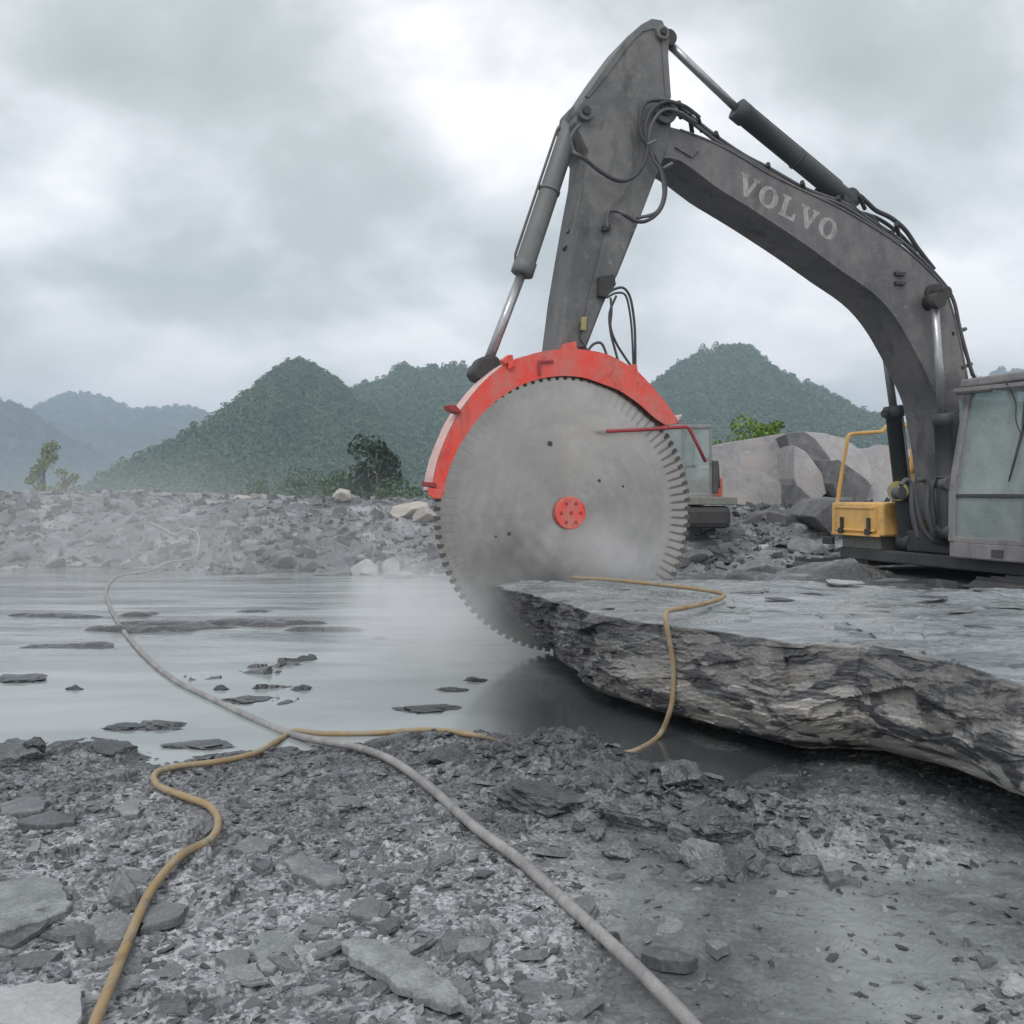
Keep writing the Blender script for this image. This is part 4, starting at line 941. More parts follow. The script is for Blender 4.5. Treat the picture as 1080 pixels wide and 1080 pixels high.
# ------------------------------------------------------------------ the big slate block being cut
top_edge = [(524, 618, .66), (560, 627, .665), (600, 638, .67), (629, 647, .675), (664, 653, .68), (699, 658, .685), (728, 662, .69), (758, 666, .69), (796, 671, .70), (833, 677, .70), (870, 678, .705), (908, 679, .71), (945, 685, .715), (983, 692, .72), (1030, 706, .725), (1080, 722, .73)]
P = [atZ(a, b_, z) for a, b_, z in top_edge]
P += [Vector((2.95, 3.2, .73)), Vector((3.9, 2.9, .73)), Vector((4.7, 3.6, .73)), Vector((4.8, 5.2, .70)), Vector((4.4, 7.2, .68)), Vector((3.5, 8.0, .66)), Vector((2.5, 8.4, .65)), Vector((1.6, 8.7, .64)), Vector((.9, 9.1, .64)), Vector((.3, 8.95, .645)), Vector((0., 8.55, .655)), Vector((-.12, 8.3, .66))]
def slab():
    pts = P+[P[0]]; seg = []
    for i in range(len(pts)-1):
        L_ = (pts[i+1]-pts[i]).length; n = max(2, int(L_/.014)) if i < 16 else max(2, int(L_/.06))
        for k in range(n): seg.append(pts[i].lerp(pts[i+1], k/n))
    S = np.array([tuple(p) for p in seg]); n = len(S); C = np.array([2.0, 6.0]); cells_ = []
    tang = np.roll(S[:, :2], -2, 0)-np.roll(S[:, :2], 2, 0); tang /= np.linalg.norm(tang, axis=1)[:, None]+1e-9
    nrm = np.stack([tang[:, 1], -tang[:, 0]], 1)         # outward (anticlockwise outline)
    kern = np.ones(41)/41; nn = np.stack([np.convolve(np.concatenate([nrm[-20:, i], nrm[:, i], nrm[:20, i]]), kern, 'valid') for i in (0, 1)], 1); nn /= np.linalg.norm(nn, axis=1)[:, None]
    arc = np.concatenate([[0], np.cumsum(np.linalg.norm(np.diff(S[:, :2], axis=0), axis=1))])
    # thickness of the block along its outline
    front_th = np.interp(arc, [0, .5, 1.2, 2.0, 2.7, 3.4, 4.2, 5.2, 6.5], [.46, .53, .60, .64, .65, .66, .62, .55, .50])
    rows = 64; V = []; top_a = []
    for j in range(rows+1):
        t = j/rows
        # strata: each sheet of slate sticks out by its own amount, changing slowly along the edge
        v_ = t*front_th.mean()+arc*.10+.03*fbm(arc*1.1, arc*0+1, 400, 2)
        vv = v_+arc*0
        c1_, t1_, _p = flakes(arc, vv, .62, 700, 1, 1.0, .26, .0)
        c2_, t2_, _p = flakes(arc, vv*1.0, .26, 710, 1, 1.2, .24, .06)
        c3_, t3_, _p = flakes(arc, vv, .09, 720, 1, 1.2, .22, -.05)
        li = np.floor(v_*70); o2 = vnoise(arc*5+li*3.7, li*1.3, 411)
        lf = smooth(2.6, 1.0, arc)
        prot = -.15*(c1_/.62+.1)-.085*(c2_/.26+.1)*(.6+.4*lf)-.022*(c3_/.09+.2)*(.45+.55*lf)-.026*o2*(.3+.7*lf)-.008*vnoise(arc*30, li*1.0, 413)+.05
        prot = prot*(1-.5*smooth(1.5, 3.2, arc))*(1-.5*smooth(.7, 1, t))
        prot = prot+.07*np.sin(np.pi*np.clip(t*1.15, 0, 1))*smooth(2.2, 4.5, arc)
        cell = .55*t1_+.35*t2_+.1*t3_
        under = -.08*smooth(.55, 1, t)-.22*smooth(.80, 1.0, t)**2
        prof = prot*(.35+.65*smooth(-.001, .03, t)) + under
        # left end is broken away in a wedge
        xy = S[:, :2]+nn*prof[:, None]
        # the whole left end draws in towards the right lower down
        pull = smooth(1.9, 0, arc)+smooth(arc[-1]-1.4, arc[-1], arc)
        xy = xy+np.stack([.30*pull*t**1.3, -.32*pull*t*0+0*pull], 1)
        z = S[:, 2]-front_th*t
        z = z+.012*(vnoise(arc*9, arc*0+j*.0, 414)-.5)*smooth(0, .05, t)
        V.append(np.stack([xy[:, 0], xy[:, 1], z], 1)); top_a.append(np.full(n, 1.0 if j == 0 else 0.0)); cells_.append(cell)
    # underside
    b_ = V[-1]
    for k in (.3, .7, .97):
        q = b_.copy(); q[:, :2] = q[:, :2]*(1-k)+C*k; q[:, 2] += .02; V.append(q); top_a.append(np.zeros(n))
    side_rows = len(V)
    # top: rings towards the middle, with low terraces of split sheets
    tr = []
    for j in range(1, 131):
        k = (j/131)**1.15; q = S.copy(); q[:, :2] = q[:, :2]*(1-k)+C*k; q[:, 2] = q[:, 2]*(1-k)+.69*k
        w_ = fbm(q[:, 0]*2.2, q[:, 1]*3.0, 430, 3); st = np.floor((w_+.9*vnoise(q[:, 0]*.8, q[:, 1]*1.4, 431))*6)/6*(.6+1.1*smooth(5.6, 7.4, q[:, 1]))
        h, t_, p = flakes(q[:, 0], q[:, 1], .34, 440, .26, .10, .6, .3)
        h2, t2, p2 = flakes(q[:, 0], q[:, 1], .16, 450, .18, .16, .6, -.2)
        edge = smooth(0, .05, k)
        q[:, 2] += (.032*(st-.5)+.003*fbm(q[:, 0]*9, q[:, 1]*9, 433, 3)+np.where(p, .010+h*.3, 0)*smooth(.60, .7, vnoise(q[:, 0]*.9, q[:, 1]*.9, 460))+np.where(p2, .006+h2*.2, 0)*smooth(.55, .7, vnoise(q[:, 0]*1.3, q[:, 1], 461)))*edge
        tr.append(q); 
    V += tr; top_a += [np.ones(n)]*len(tr)
    A = np.concatenate(V); T = np.concatenate(top_a)
    idx = np.arange(len(V)*n).reshape(len(V), n); F_ = []
    def band(a, c): F_.append(np.stack([idx[a], np.roll(idx[a], -1), np.roll(idx[c], -1), idx[c]], 1))
    for j in range(side_rows-1): band(j+1, j)
    band(0, side_rows)
    for j in range(side_rows, len(V)-1): band(j, j+1)
    F_ = np.concatenate(F_)
    # close the two small holes
    o = np_obj('stone_block', A, F_, M['slab'], False, {'top': T, 'cell': np.concatenate(cells_+[np.full(len(T)-sum(len(c) for c in cells_), .5)])}, loc=(2.0, 6.0, 0.0))
    tag(o, 'huge flat slab of layered dark slate, its left end under the saw disc', 'stone block')
slab()
# stones carrying the block
def rock(name, c, size, seed, mat, label=None, cat='rock', group=None, rot=0, flat=1.0, sub=4, layered=0, strength=1.0, rough=.05):
    """angular boulder: a ball cut by random planes, then roughened"""
    r = np.random.default_rng(seed)
    import bmesh
    bm = bmesh.new(); bmesh.ops.create_icosphere(bm, subdivisions=sub, radius=1)
    V = np.array([v.co[:] for v in bm.verts]); Fq = np.array([[v.index for v in f.verts] for f in bm.faces]); bm.free()
    d = r.normal(size=(17, 3)); d /= np.linalg.norm(d, axis=1)[:, None]; off = .52+.36*r.random(17)
    for dd, of in zip(d, off):
        s = V@dd; V = V-np.where(s > of, (s-of)*strength, 0)[:, None]*dd
    nz = fbm(V[:, 0]*3+V[:, 2]*2+seed, V[:, 1]*3-V[:, 2], seed, 3); V = V*(1+rough*2*nz[:, None])
    nz = fbm(V[:, 0]*9+V[:, 2]*7+seed, V[:, 1]*9-V[:, 2]*5, seed+2, 4, .6); V = V*(1+rough*1.3*nz[:, None])
    if layered:
        li = np.floor(V[:, 2]*layered+1.2*V[:, 0]); V[:, :2] *= (1+.22*(_h(li, li*0, seed)-.5))[:, None]
    V = V*np.array(size)*.5*1.25
    cs, sn = math.cos(rot), math.sin(rot); V = np.stack([V[:, 0]*cs-V[:, 1]*sn, V[:, 0]*sn+V[:, 1]*cs, V[:, 2]], 1)
    o = np_obj(name, V, Fq, mat, False); o.location = c
    if label: tag(o, label, cat, group)
    return o
rock('rock', (2.7, 6.2, 0.0), (1.5, 1.2, .5), 3, M['slate_dark'], 'dark boulder in the shadow under the slate slab, propping it up')
rock('rock', (3.9, 4.3, .02), (1.0, 1.0, .5), 5, M['slate_dark'], 'dark boulder under the near right corner of the slate slab')
rock('rock', (.9, 8.3, -.02), (.9, .8, .45), 6, M['slate_dark'], 'dark wet boulder below the saw disc, under the left end of the slab')

# ------------------------------------------------------------------ shards, gravel
def shard_mesh(r, layers=2, nmin=5, nmax=9):
    n = r.integers(nmin, nmax); a = np.sort(r.random(n)*6.283+0); a = (np.arange(n)+.75*(r.random(n)-.5))*6.283/n
    rad = .42+.58*r.random(n); rad = rad*(1+.3*np.abs(np.cos(a)))/1.2; asp = .45+.5*r.random()
    V = []; Fc = []; z = 0
    for l in range(layers):
        k = 1-.10*l-.12*r.random()*l; off = (r.random(2)-.5)*.10*l
        th = (.07+.06*r.random())/layers*1.6; j = 1+.08*(r.random(n)-.5)
        b = len(V)
        for zz in (z, z+th):
            kk = k*(1 if zz == z else .965)
            for i in range(n): V.append((math.cos(a[i])*rad[i]*kk*j[i]+off[0], math.sin(a[i])*rad[i]*kk*j[i]*asp+off[1], zz))
        Fc.append([b+i for i in range(n-1, -1, -1)]); Fc.append([b+n+i for i in range(n)])
        for i in range(n): Fc.append([b+i, b+(i+1) % n, b+n+(i+1) % n, b+n+i])
        z += th*.92
    return V, Fc
def shard(px, py, size, seed, mat, label, rot=0, tilt=(0, 0), thick=1.0, group=None, name='slate_shard', cat='stone shard', layers=2, z=None, outline=None, at=None, asp=None):
    r = np.random.default_rng(seed)
    if outline:
        # outline in metres round the centre
        V = []; n = len(outline); Fc = []
        for zz, k in ((-.6, 1), (.35, 1.01), (.6, .985)):
            for x_, y_ in outline: V.append((x_*k, y_*k, zz*.05*thick))
        Fc = [[3*n, (i+1) % n, i] for i in range(n)]+[[3*n+1, 2*n+i, 2*n+(i+1) % n] for i in range(n)]; V += [(0, 0, -.03*thick), (0, 0, .05*thick)]
        for l in (0, 1):
            for i in range(n): Fc.append([l*n+i, l*n+(i+1) % n, (l+1)*n+(i+1) % n, (l+1)*n+i])
    else:
        V, Fc = shard_mesh(r, layers); V = [(x_*size/2, y_*size/2*(asp or 1), z_*size*thick*.5) for x_, y_, z_ in V]
    me = bpy.data.meshes.new(name); me.from_pydata(V, [], Fc); me.materials.append(mat)
    o = bpy.data.objects.new(name, me); COL.objects.link(o)
    p = at if at is not None else atZ(px, py, .03)
    zz = z if z is not None else gz(p[0], p[1])
    o.location = (p[0], p[1], zz); o.rotation_euler = (tilt[0], tilt[1], rot)
    if not outline: bv = o.modifiers.new('bevel', 'BEVEL'); bv.width = .003; bv.segments = 1
    tag(o, label, cat, group); return o
# the shards one can pick out in the foreground
def outl(pts, zg=.045):
    """outline picked in the picture, laid on the ground: centre and metres round it"""
    q = [atZ(a, b_, zg) for a, b_ in pts]; c = sum(q, Vector())/len(q); return [(v.x-c.x, v.y-c.y) for v in q][::-1], c
def oshard(pts, mat, label, thick=1, tilt=(0, 0), zoff=.0, zg=.045):
    o_, c = outl(pts, zg)
    a = sum(o_[i][0]*o_[(i+1) % len(o_)][1]-o_[(i+1) % len(o_)][0]*o_[i][1] for i in range(len(o_)))
    if a < 0: o_ = o_[::-1]
    rj = np.random.default_rng(int(abs(c.x*1000)+abs(c.y*777))); o2 = []
    for i in range(len(o_)):
        a_, b_ = Vector((*o_[i], 0)), Vector((*o_[(i+1) % len(o_)], 0)); L_ = (b_-a_).length; nn_ = Vector((-(b_-a_).y, (b_-a_).x, 0))/max(L_, 1e-6); m_ = max(2, int(L_/.022))
        for k in range(m_): q_ = a_.lerp(b_, k/m_)+nn_*(rj.normal()*min(.006, L_*.05)); o2.append((q_.x, q_.y))
    o_ = o2
    xs_ = np.array([c.x+p[0]*.6 for p in o_]+[c.x]); ys_ = np.array([c.y+p[1]*.6 for p in o_]+[c.y]); zz, _ = hbase(xs_, ys_)
    return shard(0, 0, 1, 1, mat, label, thick=thick, tilt=tilt, outline=o_, at=c, z=float(zz.mean())+.012+zoff)
oshard([(0, 942), (30, 938), (62, 938), (70, 956), (72, 972), (40, 984), (0, 996), (-20, 985), (-20, 950)], M['slate_green'], 'large grey-green slate sheet at the left edge of the foreground', .5, zoff=.02)
oshard([(-20, 1062), (40, 1052), (80, 1054), (86, 1080), (84, 1100), (-20, 1100)], M['slate_pale'], 'pale flat slab cut off by the bottom left corner', .6, zoff=.02)
oshard([(150, 972), (176, 958), (200, 962), (186, 976), (148, 986)], M['slate_green'], 'smooth grey-green shard touching the right side of the tan hose', .5)
oshard([(228, 1014), (248, 1008), (264, 1010), (258, 1030), (242, 1033)], M['slate_green'], 'small grey-green shard left of the round-backed shard', .4)
oshard([(262, 1008), (276, 992), (300, 990), (316, 1004), (312, 1018), (288, 1034), (276, 1032)], M['slate_green'], 'heart-shaped grey-green shard right of the tan hose', .5)
oshard([(362, 1012), (375, 1006), (400, 1012), (440, 1030), (475, 1058), (500, 1085), (450, 1078), (400, 1046), (372, 1030)], M['slate_green'], 'long pointed grey-green slate plate near the bottom edge', .45, zoff=.02)
oshard([(245, 900), (262, 886), (280, 890), (300, 888), (282, 902), (262, 905)], M['slate'], 'thin pale shard on the gravel right of the hose bend', .4)
oshard([(0, 855), (28, 846), (50, 852), (44, 862), (0, 866)], M['slate'], 'flat grey shard at the left edge above the gravel', .6)
oshard([(18, 874), (52, 862), (80, 866), (78, 874), (40, 878)], M['slate'], 'narrow light shard beside the left edge below the shore', .5)
oshard([(120, 858), (140, 848), (150, 852), (146, 864), (128, 866)], M['slate_green'], 'small squarish shard left of the hose bend', .5)
oshard([(300, 912), (318, 905), (356, 920), (366, 936), (340, 938), (310, 926)], M['slate'], 'long bowed slate plate in the middle of the gravel', .5)
oshard([(372, 962), (392, 956), (404, 962), (398, 980), (376, 978), (368, 972)], M['slate_green'], 'rounded shard split in two, centre of the gravel', .5)
oshard([(346, 848), (372, 846), (388, 850), (372, 858), (350, 858)], M['slate'], 'small light shard just left of the grey hose', .5)
oshard([(684, 1008), (712, 1012), (736, 1020), (722, 1026), (690, 1022), (676, 1016)], M['slate'], 'dark-edged slate chip on the mud right of the grey hose', .6)
oshard([(742, 1002), (760, 998), (770, 1006), (756, 1012)], M['slate_green'], 'little green-grey chip alone on the mud', .5)
oshard([(868, 926), (888, 922), (892, 932), (876, 936)], M['slate'], 'small dark chip on the mud right of the muddy heap', .6)
oshard([(95, 985), (128, 975), (145, 985), (128, 1002), (100, 1004)], M['slate'], 'rough grey plate left of the tan hose near the bottom', .7, tilt=(.06, .1), zoff=.012)
oshard([(470, 1010), (492, 1004), (520, 1008), (512, 1020), (484, 1024)], M['slate'], 'squat grey plate between the long plate and the grey hose', .8)
# angular boulders of the muddy heap
def prock(px, py, d3, seed, mat, label, zc=None, rot=0, **k):
    p = atZ(px, py, .08); z = gz(p.x, p.y) if zc is None else zc
    return rock('rock', (p.x, p.y, z+d3[2]*.18), d3, seed, mat, label, rot=rot, sub=5 if d3[0] > .15 else 4, rough=.09, **k)
prock(571, 852, (.44, .28, .15), 11, M['mudrock'], 'flat-topped muddy boulder at the left end of the heap by the puddle', rot=.1, layered=6)
prock(668, 868, (.26, .2, .13), 12, M['mudrock'], 'broad muddy stone in the middle of the heap', rot=.3, layered=6)
prock(760, 878, (.28, .2, .14), 13, M['mudrock'], 'jagged muddy stone at the right end of the heap', rot=-.2, layered=6)
prock(645, 842, (.26, .2, .13), 14, M['mudrock'], 'stone on the crest of the muddy heap nearest the puddle', rot=.9)
prock(722, 852, (.2, .16, .11), 15, M['mudrock'], 'ridged stone on top of the heap below the hose end', rot=.4)
prock(742, 900, (.17, .14, .12), 16, M['slate'], 'small pale rounded stone low on the front of the heap')
prock(712, 898, (.12, .10, .09), 17, M['slate'], 'small blocky grey stone low in the centre of the heap front')
prock(755, 912, (.2, .13, .09), 18, M['slate'], 'flat grey stone at the foot of the heap')
prock(722, 882, (.12, .1, .11), 19, M['slate'], 'upright grey stone in the middle of the heap')
prock(845, 905, (.2, .15, .07), 20, M['mudrock'], 'dark crumbly stone at the far right of the heap')
prock(475, 800, (.3, .22, .1), 22, M['slate_dark'], 'dark wet rock where the tan hose meets the water')
prock(36, 795, (.14, .16, .16), 23, M['slate_dark'], 'dark upright stone on the near shore at the left')
prock(8, 800, (.3, .25, .14), 24, M['slate'], 'grey rock on the near shore cut by the left edge')
prock(117, 782, (.34, .2, .08), 25, M['slate_dark'], 'low dark rock along the near shoreline, left')
prock(208, 868, (.07, .09, .07), 26, M['slate'], 'small stone tucked inside the bend of the tan hose')
prock(132, 945, (.12, .1, .14), 27, M['slate'], 'upright angular stone left of the tan hose')
prock(644, 986, (.07, .05, .05), 28, M['slate_dark'], 'small black stone right of the grey hose')
prock(1072, 1036, (.1, .08, .06), 29, M['slate_pale'], 'pale stone at the right edge of the mud')
rh = np.random.default_rng(404)
for i, (px, py) in enumerate([(600, 850), (618, 838), (690, 850), (700, 868), (735, 862), (775, 862), (785, 892), (655, 888), (630, 872), (690, 885), (800, 905), (770, 905), (815, 885), (700, 835), (610, 868), (540, 870), (735, 912), (828, 878), (590, 828), (672, 838)]):
    p = atZ(px, py, .10); sz = rh.uniform(.06, .15); o = rock('rock', (p.x, p.y, gz(p.x, p.y)+sz*.1), (sz*1.3, sz, sz*.7), 500+i, M['mudrock'] if i % 4 else M['slate'], 'small crumbly stone stuck in the muddy heap', group='small stones in the muddy heap', rot=i, rough=.12)
# clods in the shallow water
for (px, py, sx, sz, sd_, lb) in ((80, 727, .10, .05, 41, 'lone dark clod standing in the water at the left'), (318, 727, .12, .07, 42, 'dark clod in the water right of the grey hose'), (232, 727, .10, .05, 43, 'dark clod in the water beside the grey hose'),
                           (172, 766, .28, .05, 44, 'flat broken clod in the water near the shore'), (130, 768, .2, .03, 45, 'low smear of mud left of the broken clod'), (450, 748, .3, .03, 46, 'thin strip of mud in the water left of the slab'),
                           (475, 728, .14, .05, 47, 'small clod in the water below the saw disc'), (30, 716, .36, .05, 48, 'long dark mud bar at the left edge of the water'), (215, 786, .3, .03, 49, 'flat mud bar by the shore below the grey hose'), (500, 718, .12, .04, 50, 'small dark clod farther out below the saw disc'), (255, 738, .24, .025, 51, 'thin mud smear right of the grey hose')):
    p = atZ(px, py, 0); rock('mud_clod', (p.x, p.y, .002), (sx*1.25, sx*.8, min(sz*1.1, .045)), sd_, M['slate_dark'], lb, 'mud clod', sub=4, rough=.2, layered=5)
# stones on top of the block
for i, (px, py, s_, sd_, lb) in enumerate(((672, 632, .26, 61, 'smooth grey-green plate lying on the slab left of the hose'), (705, 626, .22, 62, 'dark thin plate on the slab behind the hose bend'), (640, 640, .2, 63, 'ragged plate near the left end of the slab'),
                                     (790, 622, .5, 64, 'long thin sheet flaking off the slab right of the hose'), (890, 614, .6, 65, 'wide pale sheet at the back of the slab, below the yellow box'), (960, 618, .6, 66, 'dark sheet at the back of the slab, below the cab'), (1040, 622, .5, 67, 'raised sheet at the back of the slab by the right edge'),
                                     (1035, 662, .3, 68, 'dark flake on the slab near the right edge'), (848, 607, .5, 69, 'tilted dark sheet behind the slab'))):
    p = atZ(px, py, .70); shard(0, 0, s_, sd_, M['slate_dark'] if i in (1, 5, 7) else (M['slate_pale'] if i == 4 else M['slate_green']), lb, at=p, z=.695, rot=.3*i, tilt=(.02, .02*(-1)**i), thick=.35, group=None)

for i, (px, py, s_, lb) in enumerate(((820, 632, .34, 'thin grey plate on the middle of the slab, below the flaking sheet'), (870, 622, .42, 'broad thin plate on the slab under the yellow box'), (925, 640, .3, 'small dark plate in the middle of the wet slab top'), (985, 630, .42, 'long dark plate on the slab below the cab corner'), (1012, 645, .34, 'grey plate on the slab, right of the long dark plate'), (1055, 640, .4, 'curled plate on the slab at the right edge'), (660, 622, .2, 'small dark flake on the slab between hose and saw disc'), (940, 612, .5, 'dark sheet at the far edge of the slab between box and cab'), (770, 640, .16, 'tiny dark chip on the slab right of the hose bend'))):
    p = atZ(px, py, .70); shard(0, 0, s_, 610+i, M[('slate_dark', 'slate', 'slate_green')[i % 3]], lb, at=p, z=.70, rot=.2*i-.6, tilt=(.03*(-1)**i, .02), thick=.22)
# many more shards: the biggest few hundred are things, the rest is gravel
def scatter():
    r = np.random.default_rng(99); protos = []
    for i in range(14):
        V, Fc = shard_mesh(r, 1 if i % 2 else 2); me = bpy.data.meshes.new('slate_shard'); me.from_pydata(V, [], Fc); me.materials.append(M['slate'] if i % 5 else M['slate_green']); protos.append(me)
    n = 0; tries = 0; XY = []
    while n < 235 and tries < 4000:
        tries += 1
        py = 800+280*r.random()**.9; px = r.uniform(-5, 1085); p = atZ(px, py, .04)
        xa, ya = np.array([p.x]), np.array([p.y]); _, sdv = hbase(xa, ya); ra, mud = rough_amt(xa, ya, sdv)
        if sdv[0] > -.06 or r.random() > ra[0]**1.3+.06 or (p.x > 1.4 and p.y > 3.9): continue
        s = (.055+.15*r.random()**2.6)*(1 if ra[0] > .5 else .75)
        XY.append((p.x, p.y, s, mud[0], px)); n += 1
    A = np.array(XY); Z = ground(A[:, 0], A[:, 1])[0]
    tan_x = lambda py_: 0
    for (x_, y_, s, mu, px), z in zip(XY, Z):
        me = protos[r.integers(0, 14)]; o = bpy.data.objects.new('slate_shard', me); COL.objects.link(o)
        o.location = (x_, y_, z-.004); o.scale = (s*.6, s*.6, s*.55); o.rotation_euler = (r.normal()*.12, r.normal()*.12, r.random()*6.283)
        # which side of the grey hose it lies on (hose runs on the ground from (-.9,5.0) to (.35,2.6))
        side = (x_-(-1.2))*(2.5-5.05)-(y_-5.05)*(.5-(-1.2))
        if side > 0: lb, gr = 'small grey slate shard in the loose rubble left of the grey hose', 'shards left of the grey hose'
        else: lb, gr = 'small grey slate chip on the ground right of the grey hose', 'chips right of the grey hose'
        tag(o, lb, 'stone shard', gr)
    # gravel: one mesh of small chips
    tmpl = []
    for i in range(16):
        n_ = 6; a = (np.arange(n_)+.6*(r.random(n_)-.5))*6.283/n_; rd = .5+.5*r.random(n_); asp = .5+.5*r.random(); th = .07+.17*r.random()
        bt = np.stack([np.cos(a)*rd, np.sin(a)*rd*asp, np.zeros(n_)], 1); tp = bt*.86+np.array([.06*r.normal(), .06*r.normal(), th]); tp[:, 2] += .07*r.normal(size=n_)
        tmpl.append(np.concatenate([bt, tp]))
    quads = [(i, (i+1) % 6, 6+(i+1) % 6, 6+i) for i in range(6)]+[(6, 7, 8, 9), (6, 9, 10, 11)]
    def chips(N_, sampler, smin, smax, seed):
        rr = np.random.default_rng(seed); X, Y = sampler(rr, N_); zs_ = None; _, sdv = hbase(X, Y); ra, mud = rough_amt(X, Y, sdv)
        mo = np.clip(mound(X, Y)*6, 0, 1)
        k = (sdv < .0) & (rr.random(len(X)) < np.maximum(ra-.12, .16)+mo); X, Y, ra, mo = X[k], Y[k], ra[k], mo[k]
        Z, tn, *_ = ground(X, Y); s = (smin+(smax-smin)*rr.random(len(X))**4)*(1+.6*mo)
        a = rr.random(len(X))*6.283; tx = rr.normal(size=len(X))*.3; ty = rr.normal(size=len(X))*.3; ti = rr.integers(0, 16, len(X))
        T = np.array(tmpl)[ti]*s[:, None, None]; T[..., 2] *= (1+1.5*(Y > 8))[:, None]
        ca, sa = np.cos(a)[:, None], np.sin(a)[:, None]
        x_ = T[..., 0]*ca-T[..., 1]*sa; y_ = T[..., 0]*sa+T[..., 1]*ca; z_ = T[..., 2]+x_*tx[:, None]+y_*ty[:, None]
        V = np.stack([x_+X[:, None], y_+Y[:, None], z_+Z[:, None]-.15*s[:, None]], -1)
        Fq = (np.arange(len(X))[:, None, None]*12+np.array(quads)[None]).reshape(-1, 4)
        tone = np.repeat(np.clip(.05+.8*rr.random(len(X))**1.3+np.where(Y < 8, .55*dust(X, Y)-.30*mo, 0), 0, 1), 12)
        return V.reshape(-1, 3), Fq, tone
    def near(rr, n_):
        d = 2.2+3.4*rr.random(n_)**1.0; return rr.uniform(-.66, .66, n_)*d, d
    def bank(rr, n_):
        d = 15+11*rr.random(n_); return rr.uniform(-.64, .5, n_)*d, d
    V1, F1, t1 = chips(34000, near, .006, .042, 5)
    o = np_obj('gravel', V1, F1, M['chips'], False, {'tone': t1}); tag(o, 'loose grey shale gravel and chips over the foreground', 'gravel', kind='stuff')
    V2, F2, t2 = chips(9000, bank, .04, .26, 6)
    V3, F3, t3 = chips(1500, lambda rr, n_: (rr.uniform(1.6, 5, n_), rr.uniform(8.9, 10.9, n_)), .03, .22, 8)
    F2 = np.concatenate([F2, F3+len(V2)]); V2 = np.concatenate([V2, V3]); t2 = np.concatenate([t2, t3])
    o = np_obj('rubble', V2, F2, M['chips'], False, {'tone': t2}); tag(o, 'broken stone rubble on the far bank and beside the machine', 'rubble', kind='stuff')
def m_chips():
    t = NT('shale_chips'); tn = t.attr('tone'); f = t.noise(40, 4, .6)
    s = t.math('ADD', t.math('MULTIPLY', tn, .7), t.math('MULTIPLY', f, .3))
    c = t.ramp(s, [(.2, (.032, .036, .041)), (.5, (.10, .108, .117)), (.75, (.22, .23, .245)), (.95, (.46, .475, .50))])
    t.bsdf(c, .5, normal=t.bump(f, .3, .005)); return t.m
M['chips'] = m_chips()
scatter()
# individual stones of the far bank
r = np.random.default_rng(17)
for (px, py, D, s, sd_, mt_, lb) in ((412, 595, 16.3, (.45, .35, .4), 71, 'slate_pale', 'pale upright block at the foot of the far bank left of the blade'), (385, 592, 16.4, (.5, .35, .34), 72, 'slate_pale', 'pale leaning block left of the upright pale block'), (435, 549, 21.5, (1.1, .7, .5), 73, 'cream', 'cream boulder on the rim of the bank beside the blade'),
                            (361, 548, 23, (.6, .5, .4), 74, 'cream', 'small cream boulder on the bank rim'), (258, 539, 24, (.5, .4, .25), 75, 'cream', 'tiny tan stone on the bank rim, left part'), (450, 556, 21, (.6, .5, .4), 76, 'cream', 'low cream stone right next to the blade on the bank'),
                            (268, 588, 17.6, (.5, .35, .3), 77, 'slate', 'grey angular stone on the slope of the far bank'), (300, 590, 17.2, (.5, .4, .35), 78, 'slate', 'grey angular stone low on the far bank'), (350, 596, 16.2, (.7, .4, .2), 79, 'slate', 'flat stone at the waterline under the far bank'), (425, 602, 15.8, (.9, .5, .15), 80, 'slate', 'broad flat stone at the waterline left of the blade'), (240, 560, 20.5, (.7, .5, .3), 81, 'slate', 'grey stone high on the far bank above the pipe')):
    p = atY(px, py, D); zz = gz(p.x, p.y)
    rock('rock', (p.x, p.y, zz+s[2]*.25), s, sd_, M[mt_], lb, sub=3, rot=sd_)
# quarried blocks behind the machine
def prism_rock(name, front, back, mat, label, cat='stone block', n=20, amp=.03, seed=1):
    """big split block: front and back outlines with as many points, joined and roughened"""
    import bmesh
    mb = MB(); mb.prism([Vector(p) for p in front], [Vector(p) for p in back]); bm = bmesh.new(); me = bpy.data.meshes.new(name)
    c = sum((Vector(v) for v in mb.v), Vector())/len(mb.v)
    me.from_pydata([tuple(Vector(v)-c) for v in mb.v], [], mb.f); bm.from_mesh(me)
    bmesh.ops.triangulate(bm, faces=bm.faces[:]); 
    for _ in range(n):
        ed = [e for e in bm.edges if e.calc_length() > .5]
        if not ed: break
        bmesh.ops.subdivide_edges(bm, edges=ed, cuts=1)
        bmesh.ops.triangulate(bm, faces=[f for f in bm.faces if len(f.verts) > 3])
    for v in bm.verts:
        a = np.array([v.co.x*1.1+v.co.z*.7+seed]); b_ = np.array([v.co.y*1.1-v.co.z*.6]); k = float(fbm(a, b_, seed, 3)[0]); v.co += v.co.normalized()*k*amp*4
    bm.to_mesh(me); bm.free(); me.materials.append(mat); o = bpy.data.objects.new(name, me); COL.objects.link(o); o.location = c
    bv = o.modifiers.new('bevel', 'BEVEL'); bv.width = .03; bv.segments = 1; bv.limit_method = 'ANGLE'; bv.angle_limit = .6
    tag(o, label, cat); return o
def pblock(pts, D, depth, mat, label, seed, lean=.0, shift=0, amp=.03):
    f = [atY(a, b_, D+lean*(550-b_)/100) for a, b_ in pts]; bk_ = [Vector((p.x*1.0+shift, p.y+depth, p.z)) for p in f]
    return prism_rock('stone_block', f, bk_, mat, label, seed=seed, amp=amp)
